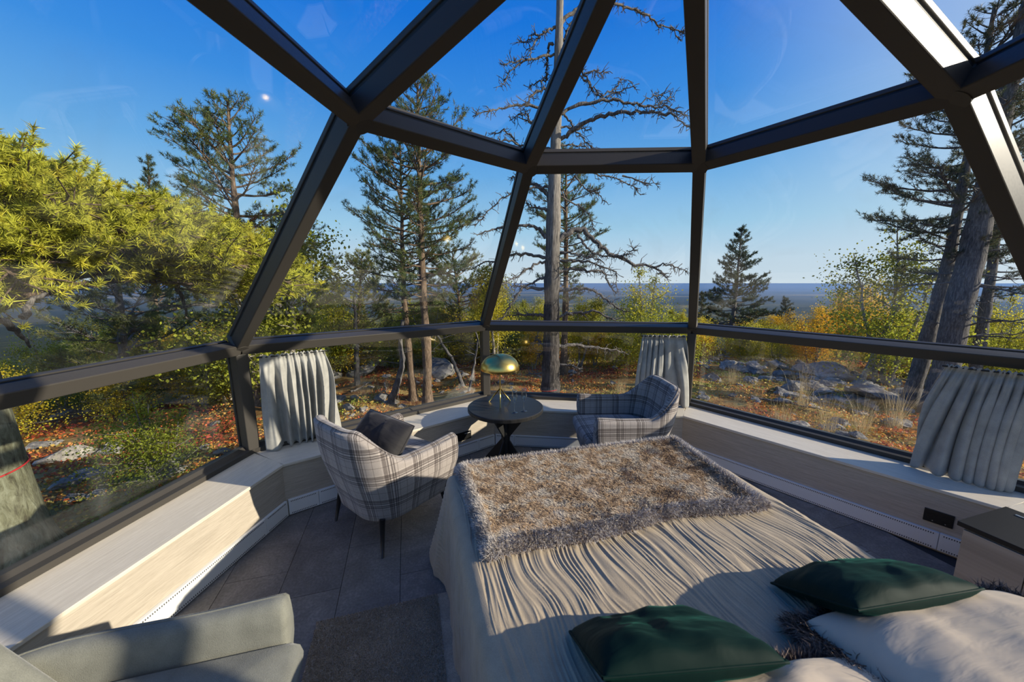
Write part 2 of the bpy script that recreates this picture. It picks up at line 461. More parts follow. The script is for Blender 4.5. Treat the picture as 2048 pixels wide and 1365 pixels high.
# ------------------------------------------------------------------ the octagonal glass dome
PHI = rad(151.04)
def ngon(R): return [np.array([CX+R*math.cos(PHI-i*PI/4), CY+R*math.sin(PHI-i*PI/4)]) for i in range(8)]
ZS, ZR, ZG, ZA = .42, 1.25, 2.531, 3.09
SF, SB, RL, RG, HT = ngon(2.561), ngon(2.935), ngon(2.955), ngon(1.444), ngon(2.573)
for i, q in enumerate([(-.752, 1.915), (.120, 2.650), (1.270, 2.602), (1.885, 1.681)]): RG[i] = np.array(q)
SIDE = ['front_left', 'front', 'front_right', 'right', 'back_right', 'back', 'back_left', 'left']
C3 = np.array([CX, CY, 0])
v3 = lambda p, z: np.array([p[0], p[1], z])
def unit(v): return v/(np.linalg.norm(v)+1e-12)

def uvbox(mb_obj, tdir):
    """grain coordinates: u along tdir (metres), v across"""
    me = mb_obj.data; ul = me.uv_layers.new(name='UVMap'); td = Vector(tdir)
    for p in me.polygons:
        n = p.normal; b = n.cross(td)
        if b.length < .2: b = Vector((0, 0, 1)); 
        b.normalize()
        for li in p.loop_indices:
            co = me.vertices[me.loops[li].vertex_index].co
            ul.data[li].uv = (co.dot(td)+p.index*.37, co.dot(b)+p.index*.71)

frame = empty('trim_1', (CX, CY, 0), label='dark bronze frame of the faceted glass dome', cat='dome frame', kind='structure')
def put(o, root):
    o.parent = root; o.matrix_parent_inverse = Matrix.Translation(root.location).inverted(); return o
def beam(name, A, B, nrm, w=.076, ext=.0):
    A = np.asarray(A, float); B = np.asarray(B, float)
    t = unit(B-A); A = A-t*ext; B = B+t*ext
    nrm = unit(nrm-t*np.dot(nrm, t)); s = np.cross(t, nrm)
    def bar(w, d0, d1):
        mb = MB(); V = []
        for P in (A, B):
            for a, d in ((-w/2, d0), (w/2, d0), (w/2, d1), (-w/2, d1)): V.append(P+s*a+nrm*d)
        mb.add(V, [(0, 1, 5, 4), (1, 2, 6, 5), (2, 3, 7, 6), (3, 0, 4, 7), (3, 2, 1, 0), (4, 5, 6, 7)]); return mb
    o = put(bar(w, 0, .102).build(name, MAT['frame'], bevel=.006), frame)
    g = bar(w-.012, .100, .122).build('gasket', MAT['gasket']); g.parent = o
    c = bar(w+.004, .120, .150).build('cover_cap', MAT['frame'], bevel=.004); c.parent = o
    return o
def slope_n(i):   # outward normal of the sloping facet i
    a, b, c = v3(RL[i], ZR), v3(RL[(i+1) % 8], ZR), v3(RG[i], ZG)
    n = unit(np.cross(b-a, c-a)); return n if np.dot(n, a-C3) > 0 else -n
def top_n(i):
    a, b, c = v3(RG[i], ZG), v3(RG[(i+1) % 8], ZG), np.array([CX, CY, ZA])
    n = unit(np.cross(b-a, c-a)); return n if n[2] > 0 else -n
def wall_n(i):
    d = SF[(i+1) % 8]-SF[i]; n = np.array([d[1], -d[0], 0]); n = unit(n)
    return n if np.dot(n[:2], SF[i]-C3[:2]) > 0 else -n
for i in range(8):
    j = (i+1) % 8; rd = unit(np.append(SF[i]-C3[:2], 0))
    beam('post', v3(SB[i], ZS), v3(RL[i], ZR-.03), rd, .085)
    beam('rail', v3(RL[i], ZR), v3(RL[j], ZR), unit(wall_n(i)+.28*np.array([0, 0, 1.])), .078)
    beam('rib', v3(RL[i], ZR), v3(RG[i], ZG), unit(slope_n(i)+slope_n(i-1)), .078, .01)
    beam('ring_beam', v3(RG[i], ZG), v3(RG[j], ZG), unit(slope_n(i)*.5+top_n(i)), .078)
    beam('rib', v3(RG[i], ZG), np.array([CX, CY, ZA]), unit(top_n(i)+top_n(i-1)), .082, .01)
    # node connector
    for P, n, R in ((v3(RL[i], ZR), unit(slope_n(i)+slope_n(i-1)), .05), (v3(RG[i], ZG), unit(slope_n(i)+top_n(i)), .056)):
        mb = MB(); mb.lathe([(R, -.004), (R, .10), (R*.9, .148)], 20)
        q = Vector(n).to_track_quat('Z', 'Y').to_matrix().to_4x4()
        o = mb.build('connector', MAT['frame'], angle=.6); o.data.transform(Matrix.Translation(Vector(P))@q); put(o, frame)
mb = MB(); mb.lathe([(.10, -.01), (.11, .05), (.10, .14)], 24, (CX, CY, ZA)); put(mb.build('apex_hub', MAT['frame'], angle=.6), frame)

# panes: low upright ones, the sloping band, the top triangles
wn_ = 0
def pane(pts, n, name, parent=None, lab=None):
    pts = [np.asarray(p)+n*.106 for p in pts]
    k = len(pts); V = [p for p in pts]+[p+n*.010 for p in pts]
    mb = MB(); mb.add(V, [tuple(range(k-1, -1, -1)), tuple(range(k, 2*k))]+[(a, (a+1) % k, (a+1) % k+k, a+k) for a in range(k)])
    o = mb.build(name, MAT['glass'], parent)
    return o
WL = ['low front left', 'low front', 'low front right', 'low right', 'low back right', 'low back', 'low back left', 'low left']
for i in range(8):
    j = (i+1) % 8
    mid = (SB[i]+SB[j])/2
    r = empty('window_%d' % (i+1), (mid[0], mid[1], ZS), label='%s upright window pane in a black bottom frame' % WL[i], cat='window', kind='structure')
    p = pane([v3(SB[i], ZS+.02), v3(SB[j], ZS+.02), v3(RL[j], ZR), v3(RL[i], ZR)], wall_n(i), 'pane'); put(p, r)
    mb = MB(); n = wall_n(i)
    A, B = v3(SB[i], ZS), v3(SB[j], ZS); V = []
    for P in (A, B):
        for d, z in ((0, 0), (.13, 0), (.13, .05), (.075, .055), (.05, .035), (0, .035)): V.append(P+n*d+np.array([0, 0, z]))
    mb.add(V, [(k, k+6, (k+1) % 6+6, (k+1) % 6) for k in range(6)]+[tuple(range(5, -1, -1)), tuple(range(6, 12))])
    put(mb.build('bottom_frame', MAT['frame']), r)
for i in range(8):
    j = (i+1) % 8
    o = pane([v3(RL[i], ZR), v3(RL[j], ZR), v3(RG[j], ZG), v3(RG[i], ZG)], slope_n(i), 'window_%d' % (i+9))
    setp(o, 'sloping glass pane above the %s rail' % SIDE[i].replace('_', ' '), 'window', kind='structure')
for i in range(8):
    j = (i+1) % 8
    o = pane([v3(RG[i], ZG), v3(RG[j], ZG), np.array([CX, CY, ZA])], top_n(i), 'window_%d' % (i+17))
    setp(o, 'triangular roof pane above the %s ring beam' % SIDE[i].replace('_', ' '), 'window', kind='structure')

# walls with sill boards, convector skirting
for i in range(8):
    j = (i+1) % 8; n = wall_n(i); td = unit(np.append(SF[j]-SF[i], 0))
    mid = (SF[i]+SF[j])/2
    mb = MB(); mb.prism([SF[i], SF[j], SB[j]+n[:2]*.13, SB[i]+n[:2]*.13], -.02, ZS-.022)
    o = mb.build('wall_'+SIDE[i], MAT['oak_panel']); uvbox(o, td)
    setp(o, 'low oak panelled wall under the %s window' % SIDE[i].replace('_', ' '), 'wall', kind='structure')
    mb = MB(); mb.prism([SF[i]-n[:2]*.014, SF[j]-n[:2]*.014, SB[j]+n[:2]*.02, SB[i]+n[:2]*.02], ZS-.022, ZS)
    s = mb.build('sill_board', MAT['oak'], bevel=.003); uvbox(s, td); s.parent = o
    # foundation outside
    mb = MB(); mb.prism([SB[i]+n[:2]*.02, SB[j]+n[:2]*.02, SB[j]+n[:2]*.14, SB[i]+n[:2]*.14], -.75, -.02)
    f = mb.build('foundation', MAT['grout'], o)
    b = empty('baseboard_'+SIDE[i], (mid[0], mid[1], 0), label='white slotted convector skirting along the %s wall' % SIDE[i].replace('_', ' '), cat='baseboard', kind='structure')
    A, B = v3(SF[i], 0), v3(SF[j], 0); Ln = np.linalg.norm(B-A)
    cuts = [.012, .17, .30, Ln-.30, Ln-.17, Ln-.012]
    cuts = [.012, .22, Ln-.22, Ln-.012]
    for a, c in zip(cuts[:-1], cuts[1:]):
        P0, P1 = A+td*(a+.001), A+td*(c-.001)
        mb = MB(); inn = -n
        mb.prism([P0[:2], P1[:2], (P1+inn*.022)[:2], (P0+inn*.022)[:2]], .006, .127)
        pn = put(mb.build('panel', MAT['white_metal'], bevel=.002), b)
        if i in (0, 1, 2, 3, 7):
            mb = MB(); R = Matrix((td, inn, (0, 0, 1))).transposed()
            k = int((c-a-.03)/.011)
            for q in range(k):
                for z in (.018, .114):
                    P = A+td*(a+.015+q*.011+.005)+inn*.0222
                    mb.box((P[0], P[1], z), (.005, .0012, .009), R)
            g = mb.build('grille', MAT['slot'], pn); g['kind'] = 'stuff'
# ------------------------------------------------------------------ floor of slate tiles, laid square to the bed
TA = rad(16.3); U = np.array([math.cos(TA), math.sin(TA)]); A_ = np.array([-math.sin(TA), math.cos(TA)])   # across the bed / towards its foot
def clip(poly, hull):
    out = poly
    for a in range(len(hull)):
        P, Q = hull[a], hull[(a+1) % len(hull)]; e = Q-P; nn = np.array([e[1], -e[0]])
        inp = out; out = []
        for b in range(len(inp)):
            c, d = inp[b], inp[(b+1) % len(inp)]
            sc_, sd = np.dot(c-P, nn), np.dot(d-P, nn)
            if sc_ >= 0: out.append(c)
            if (sc_ >= 0) != (sd >= 0): out.append(c+(d-c)*sc_/(sc_-sd))
        if not out: break
    return out
hull = ngon(2.548)
mb = MB(); mb.prism(ngon(2.9)[::-1], -.10, -.012)
fl = mb.build('floor', MAT['grout']); setp(fl, 'dark slate tiled floor of the dome', 'floor', kind='structure')
rng = random.Random(4)
for ca in range(-9, 12):
    off = (0.0, .333, .0, .222)[ca % 4]
    for cb in range(-3, 8):
        a0 = -.776+ca*.3335+.3335*0; b0 = 2.055+off*(1 if ca % 2 else 0)+(cb-3)*.667
        q = [U*(a0+x)+A_*(b0+y) for x, y in ((.0015, .0015), (.332, .0015), (.332, .6655), (.0015, .6655))]
        q = clip(q, hull)
        if len(q) < 3: continue
        ar = abs(sum(q[k][0]*q[(k+1) % len(q)][1]-q[(k+1) % len(q)][0]*q[k][1] for k in range(len(q))))/2
        if ar < .004: continue
        mb = MB(); mb.prism(q, -.012, rng.uniform(-.0006, .0))
        mb.build('tile', MAT['tile'], fl)

# ------------------------------------------------------------------ bed
F0 = np.array([-.405, 1.99]); BW, BL, BZ = 1.69, 2.02, .64
W_ = -A_                                                    # towards the head
def bedp(a, b): return F0+U*a+W_*b                          # a across, b from the foot
bed = empty('bed', (*(F0+U*BW/2+W_*BL/2), 0), label='wide double bed with base hidden under a crinkled taupe bedspread', cat='bed')
mb = MB(); mb.prism([bedp(.07, .07), bedp(BW-.07, .07), bedp(BW-.07, BL), bedp(.07, BL)], .10, .36); put(mb.build('bed_base', MAT['dark_wood'], bevel=.02), bed)
mb = MB(); mb.prism([bedp(.06, .06), bedp(BW-.06, .06), bedp(BW-.06, BL), bedp(.06, BL)], .36, .615); put(mb.build('mattress', MAT['cream_velvet'], bevel=.05, seg=3), bed)
for a, b in ((.14, .14), (BW-.14, .14), (.14, BL-.14), (BW-.14, BL-.14)):
    mb = MB(); p = bedp(a, b); mb.lathe([(.025, 0), (.03, .10)], 12, (p[0], p[1], 0)); put(mb.build('leg', MAT['dark_wood']), bed)
def crease(a, b):
    """raised crinkles running along the bed"""
    wq = .06*fbm(a*2.1, b*1.9, 2, 2)+.016*vnoise(a*8, b*6, 4)
    x = a+wq+.03*np.sin(b*2.2+a*2)
    r = 1-np.abs(vnoise(x*58, b*3.4, 11)); r2 = 1-np.abs(vnoise(x*97+7, b*5.0, 12)); g = vnoise(x*23, b*2.6, 13)
    amp = .75+.35*vnoise(a*3, b*2.5, 21)
    return amp*(.0072*(r**1.4)+.0038*(r2**1.3)+.0030*g)-.005
IN = .055
na_, nb_ = 860, 250
ga = np.linspace(IN, BW-IN, na_); gb = np.linspace(IN, BL-.01, nb_)
Ag, Bg = np.meshgrid(ga, gb)
Z = BZ+crease(Ag, Bg)+.006*fbm(Ag*2, Bg*2, 31, 2)
XY = F0+U*Ag[..., None]+W_*Bg[..., None]
V1 = np.concatenate([XY, Z[..., None]], -1).reshape(-1, 3)
i = np.arange(nb_-1)[:, None]*na_; k = np.arange(na_-1)[None]
F1 = np.stack([i+k, i+k+na_, i+k+na_+1, i+k+1], -1).reshape(-1, 4)
# skirt: follows the top outline (left side, foot, right side), then drops
per = [(IN, b) for b in gb[::-1]]+[(a, IN) for a in ga[1:]]+[(BW-IN, b) for b in gb[1:]]
per = np.array(per); NP = len(per)
nrm = np.zeros_like(per); nrm[:nb_] = (-1, 0); nrm[nb_:nb_+na_-1] = (0, -1); nrm[nb_+na_-1:] = (1, 0)
for c_ in (nb_-1, nb_+na_-2):                              # fan the normals round the two corners
    for d in range(-14, 15):
        t = (d+14)/28; n0 = nrm[c_-15]; n1 = nrm[c_+15]; q = n0*(1-t)+n1*t; nrm[c_+d] = q/np.linalg.norm(q)
s_ = np.arange(NP)*.0075
arc = np.concatenate([[0], np.cumsum(np.linalg.norm(np.diff(per, axis=0), axis=1))])
corner = np.exp(-((arc-arc[nb_-1])/.16)**2)+np.exp(-((arc-arc[nb_+na_-2])/.16)**2)
isfoot = np.clip((arc-arc[nb_-1]+.10)/.1, 0, 1)*np.clip((arc[nb_+na_-2]+.1-arc)/.1, 0, 1)
rows = []
levels = [(0, 0)]+[(IN*math.sin(t), -IN*(1-math.cos(t))) for t in np.linspace(.3, PI/2, 5)]+[(IN, z) for z in np.linspace(-.075, -(BZ-.015), 90)]
for off, dz in levels:
    d = np.clip((-dz-.03)/.55, 0, 1)
    fold = (.45+.55*isfoot)*d**.8*(.018*np.sin(arc*13+2*vnoise(arc*2, arc*0, 41))+.012*np.sin(arc*31+1.3))
    hem = .022*d+.13*corner*np.maximum(isfoot, (arc > arc[nb_-1]-.06)*(arc < arc[nb_+na_-2]+.06)*.6)*d**1.2
    rib = isfoot*(.008*np.sin(dz*235+6*vnoise(arc*3, arc*0+dz*2, 43)+2.2*np.sin(arc*9)))*min(1, -dz*8)
    side = (1-isfoot)*crease(arc*1.0, np.full(NP, dz)*1.0)*min(1, -dz*10)*.8
    o_ = off+fold+hem+rib+side
    ab = per+nrm*o_[:, None]
    xy = F0+U*ab[:, :1]+W_*ab[:, 1:]
    zz = BZ+dz+(crease(per[:, 0], per[:, 1])+.006*fbm(per[:, 0]*2, per[:, 1]*2, 31, 2))*max(0, 1+dz*12)+.012*d*np.sin(arc*7)
    rows.append(np.concatenate([xy, np.maximum(zz, .004)[:, None]], 1))
V2 = np.concatenate(rows); nl = len(levels)
i = np.arange(nl-1)[:, None]*NP; k = np.arange(NP-1)[None]
F2 = np.stack([i+k, i+k+1, i+k+1+NP, i+k+NP], -1).reshape(-1, 4)
Va, Fa = join_np([(V1, F1[:, ::-1]), (V2, F2[:, ::-1])])
sp_ = link('bedspread', np_mesh('bedspread', Va, Fa, True), MAT['spread'])
setp(sp_, 'crinkled taupe bedspread draped over the double bed to the floor', 'bedspread')

# ------------------------------------------------------------------ fur
def strands(P, N, L, wid, flow, c0, c1, rs, lean=.7, lay=None):
    """one thin two-step blade per hair: P roots, N normals, flow = combing direction"""
    n = len(P)
    D = N*(1-lean)+flow*lean+rs.normal(0, .28, (n, 3)); D /= np.linalg.norm(D, axis=1, keepdims=True)
    D2 = D*.6+flow*.45*lean+rs.normal(0, .22, (n, 3))-N*.12; D2 /= np.linalg.norm(D2, axis=1, keepdims=True)
    S = np.cross(D, N+rs.normal(0, .5, (n, 3))); S /= np.linalg.norm(S, axis=1, keepdims=True)+1e-9
    L = np.broadcast_to(L, (n,))[:, None]; w = np.broadcast_to(wid, (n,))[:, None]
    m1 = P+D*L*.5; tip = m1+D2*L*.5
    V = np.stack([P-S*w/2, P+S*w/2, m1-S*w*.4, m1+S*w*.4, tip], 1).reshape(-1, 3)
    b = np.arange(n)[:, None]*5
    Fq = b+np.array([[0, 1, 3, 2]]); Ft = b+np.array([[2, 3, 4]])
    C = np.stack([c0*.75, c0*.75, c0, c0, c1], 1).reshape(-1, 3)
    return V, Fq, Ft, C
rs = np.random.RandomState(7)
TQ = [np.array(p) for p in ((-.335, 2.065), (1.165, 2.43), (1.275, 1.655), (-.095, 1.285))]   # TL TR BR BL on the bed
def throw_xy(s, t):
    s = np.asarray(s)[..., None]; t = np.asarray(t)[..., None]
    p = (TQ[0]*(1-s)+TQ[1]*s)*(1-t)+(TQ[3]*(1-s)+TQ[2]*s)*t
    wv = .018*np.sin(s[..., 0]*11+.6)*t[..., 0]+.03*np.sin(s[..., 0]*PI)*t[..., 0]
    return p+wv[..., None]*A_
def throw_z(s, t):
    e = np.minimum(np.minimum(s, 1-s)*1.45, np.minimum(t, 1-t)*.85)
    z = BZ+.012+.013*np.clip(e/.03, 0, 1)+.016*np.exp(-((e-.045)/.03)**2)+.004*fbm(s*5, t*3.5, 51, 3)
    q = throw_xy(s, t); b = (q-F0)@W_
    return z-np.clip(.05-b, 0, 1)**1.2*.55
ns, nt = 120, 80
S_, T_ = np.meshgrid(np.linspace(0, 1, ns), np.linspace(0, 1, nt))
P = np.concatenate([throw_xy(S_, T_), throw_z(S_, T_)[..., None]], -1)
top = P.reshape(-1, 3); bot = top-np.array([0, 0, .014])
i = np.arange(nt-1)[:, None]*ns; k = np.arange(ns-1)[None]
Fg = np.stack([i+k, i+k+ns, i+k+ns+1, i+k+1], -1).reshape(-1, 4)
bi = np.concatenate([np.arange(ns), np.arange(1, nt)*ns+ns-1, (nt-1)*ns+np.arange(ns-2, -1, -1), np.arange(nt-2, 0, -1)*ns])
bj = np.roll(bi, -1); n0 = len(top)
Fr = np.stack([bi, bi+n0, bj+n0, bj], -1)
Vt = np.concatenate([top, bot]); Ft_ = np.concatenate([Fg[:, ::-1], Fg+n0, Fr])
colr = np.tile(np.array([[.16, .11, .075]]), (len(Vt), 1))
thr = link('fur_throw', np_mesh('fur_throw', Vt, Ft_[:, ::-1], True, attrs={'col': colr}), MAT['fur'])
setp(thr, 'brown and white faux fur throw spread over the foot of the bed', 'throw')
N_ = 190000
s = rs.rand(N_); t = rs.rand(N_)
q = throw_xy(s, t); z = throw_z(s, t)
P = np.concatenate([q, z[:, None]], 1)
nz = np.tile([0, 0, 1.], (N_, 1))
ang = 1.5*fbm(q[:, 0]*9, q[:, 1]*9, 61, 2)+3.6
flow = np.stack([np.cos(ang), np.sin(ang), np.zeros(N_)+.05], 1)
dq = q@U; eq = q@W_; pat = .95*fbm(dq*13+eq*8, eq*19-dq*6, 71, 3)+.75*fbm(dq*38, eq*50, 72, 2)
mixv = np.clip(.40+pat*1.25+rs.normal(0, .12, N_), 0, 1)[:, None]
brown = np.array([.46, .31, .18]); pale = np.array([.80, .70, .58]); dark = np.array([.12, .09, .07])
dk = np.clip(-pat*1.6-.25, 0, .8)[:, None]; c0 = (brown*(1-mixv)+(pale*.6)*mixv)*(1-dk)+dark*1.6*dk; c1 = (brown*1.3*(1-mixv)+pale*mixv)*(1-dk*.8)+dark*2*dk
Ls = .022*(.7+.6*rs.rand(N_))
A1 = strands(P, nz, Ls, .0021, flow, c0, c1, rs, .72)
# longer pale hair on the rolled border
NB = 52000
e = rs.rand(NB)*4; side = e.astype(int); f = e-side; wd = rs.rand(NB)**1.2
sb_ = np.select([side == 0, side == 1, side == 2, side == 3], [f, 1-wd*.035, f, wd*.035])
tb_ = np.select([side == 0, side == 1, side == 2, side == 3], [wd*.06, f, 1-wd*.085, f])
q = throw_xy(sb_, tb_); P = np.concatenate([q, throw_z(sb_, tb_)[:, None]], 1)
outd = np.select([(side == 0)[:, None], (side == 1)[:, None], (side == 2)[:, None], (side == 3)[:, None]],
                 [np.array([[-.28, .96, 0.]]), np.array([[.96, .28, 0]]), np.array([[.28, -.96, 0]]), np.array([[-.96, -.28, 0]])])
mixv = np.clip(.55+.6*fbm(q[:, 0]*14, q[:, 1]*14, 75, 2)+rs.normal(0, .25, NB), 0, 1)[:, None]
c0 = dark*1.6*(1-mixv)+np.array([.50, .44, .39])*mixv; c1 = np.array([.50, .43, .37])*(1-mixv)+np.array([.86, .81, .75])*mixv
A2 = strands(P, np.tile([0, 0, 1.], (NB, 1)), .034*(.6+.7*rs.rand(NB)), .0026, outd*.8+rs.normal(0, .25, (NB, 3)), c0, c1, rs, .6)
def fur_obj(name, sets, parent):
    Vs, Q, T, C, b = [], [], [], [], 0
    for V, Fq, Ft, c in sets:
        Vs.append(V); Q.append(Fq+b); T.append(Ft+b); C.append(c); b += len(V)
    o = link(name, np_mesh(name, np.concatenate(Vs), [np.concatenate(Q), np.concatenate(T)], True, attrs={'col': np.concatenate(C)}), MAT['fur'], parent)
    o['kind'] = 'stuff'; return o
fur_obj('fur_pile', [A1, A2], thr)

# ------------------------------------------------------------------ cushions
def cushion_mesh(w, h, t, seed, n=44, sag=.0, wr=.012):
    u = np.linspace(-1, 1, n); Uu, Vv = np.meshgrid(u, u)
    prof = np.sqrt(np.clip((1-np.abs(Uu)**2.6)*(1-np.abs(Vv)**2.6), 0, 1))**.85
    pin = 1-.075*(np.abs(Uu)**2)*(1-np.abs(Vv)**2); pin2 = 1-.075*(np.abs(Vv)**2)*(1-np.abs(Uu)**2)
    x = Uu*w/2*pin2+0; y = Vv*h/2*pin
    wrk = wr*fbm(Uu*2.2+seed, Vv*2.2, seed, 3)*prof+wr*.7*np.sin(Uu*7+3*vnoise(Uu*2, Vv*2, seed+3))*prof*np.abs(Vv)
    zt = t/2*prof+wrk; zb = -t/2*prof*.8+wrk*.3
    top = np.stack([x, y, zt-sag*(Uu**2)], -1).reshape(-1, 3); bot = np.stack([x, y, zb-sag*(Uu**2)-.002], -1).reshape(-1, 3)
    i = np.arange(n-1)[:, None]*n; k = np.arange(n-1)[None]
    Fg = np.stack([i+k, i+k+1, i+k+n+1, i+k+n], -1).reshape(-1, 4); m_ = n*n
    bi = np.concatenate([np.arange(n), np.arange(1, n)*n+n-1, (n-1)*n+np.arange(n-2, -1, -1), np.arange(n-2, 0, -1)*n]); bj = np.roll(bi, -1)
    return np.concatenate([top, bot]), np.concatenate([Fg, Fg[:, ::-1]+m_, np.stack([bi, bi+m_, bj+m_, bj], -1)]), bi
def place(o, loc, rot): o.location = loc; o.rotation_euler = rot; return o
def cushion(name, w, h, t, seed, mat, loc, rot, label, piping=None, **k):
    V, F, bi = cushion_mesh(w, h, t, seed, **k)
    o = link(name, np_mesh(name, V, F, True), MAT[mat]); place(o, loc, rot); setp(o, label, 'cushion')
    tv, tf = tube_np(V[np.append(bi, bi[0])], .004, 6)
    s = link('seam', np_mesh('seam', tv, tf, True), MAT[piping or mat], o)
    return o
cushion('velvet_cushion', .49, .32, .14, 3, 'green_velvet', (.445, .885, .728), (rad(-32), rad(2), rad(6)), 'dark green velvet cushion lying flat on the open middle of the bedspread')
cushion('velvet_cushion', .49, .31, .14, 9, 'green_velvet', (1.235, 1.095, .725), (rad(-30), rad(1), rad(10)), 'dark green velvet cushion propped against the large cream cushion beside the cabinet')
def fur_cushion(loc, rot, w, h, t, seed, label):
    V, F, bi = cushion_mesh(w, h, t, seed, wr=.014)
    o = link('fur_backed_cushion', np_mesh('fur_backed_cushion', V, F, True), MAT['cream_velvet']); place(o, loc, rot); setp(o, label, 'cushion')
    R = np.random.RandomState(seed); n = len(V)//2; g = int(n**.5)
    # hair on the underside and round the seam
    K = 26000; ui = R.rand(K)*(g-1.01); vi = R.rand(K)*(g-1.01)
    K2 = 30000; b = bi[R.randint(0, len(bi), K2)]
    Pb = V[n+(vi.astype(int)*g+ui.astype(int))]+R.normal(0, .004, (K, 3)); Ps = V[b]*np.where(np.abs(V[b]) > 0, 1+.06*R.rand(K2, 1), 1)+R.normal(0, .008, (K2, 3))-np.array([0, 0, .012])
    P = np.concatenate([Pb, Ps]); Nn = P-np.array([0, 0, .03]); Nn[:K, 2] -= .25; Nn /= np.linalg.norm(Nn, axis=1, keepdims=True)
    mixv = np.clip(.4+.8*fbm(P[:, 0]*11, P[:, 1]*11, seed, 2)+R.normal(0, .25, len(P)), 0, 1)[:, None]
    c0 = np.array([.035, .024, .02])*(1-mixv)+np.array([.13, .09, .07])*mixv; c1 = np.array([.13, .085, .06])*(1-mixv)+np.array([.40, .31, .26])*mixv
    st = strands(P, Nn, .048*(.6+.6*R.rand(len(P))), .0032, Nn*.5+R.normal(0, .4, P.shape), c0, c1, R, .45)
    fur_obj('fur_back', [st], o)
fur_cushion((1.375, .80, .735), (rad(-12), rad(1), rad(9)), .82, .54, .18, 14, 'large cream velvet cushion with shaggy brown fur back beside the cabinet')
fur_cushion((.70, .60, .725), (rad(-6), rad(0), rad(10)), .62, .46, .15, 23, 'cream velvet cushion with brown fur back behind the flat green cushion')

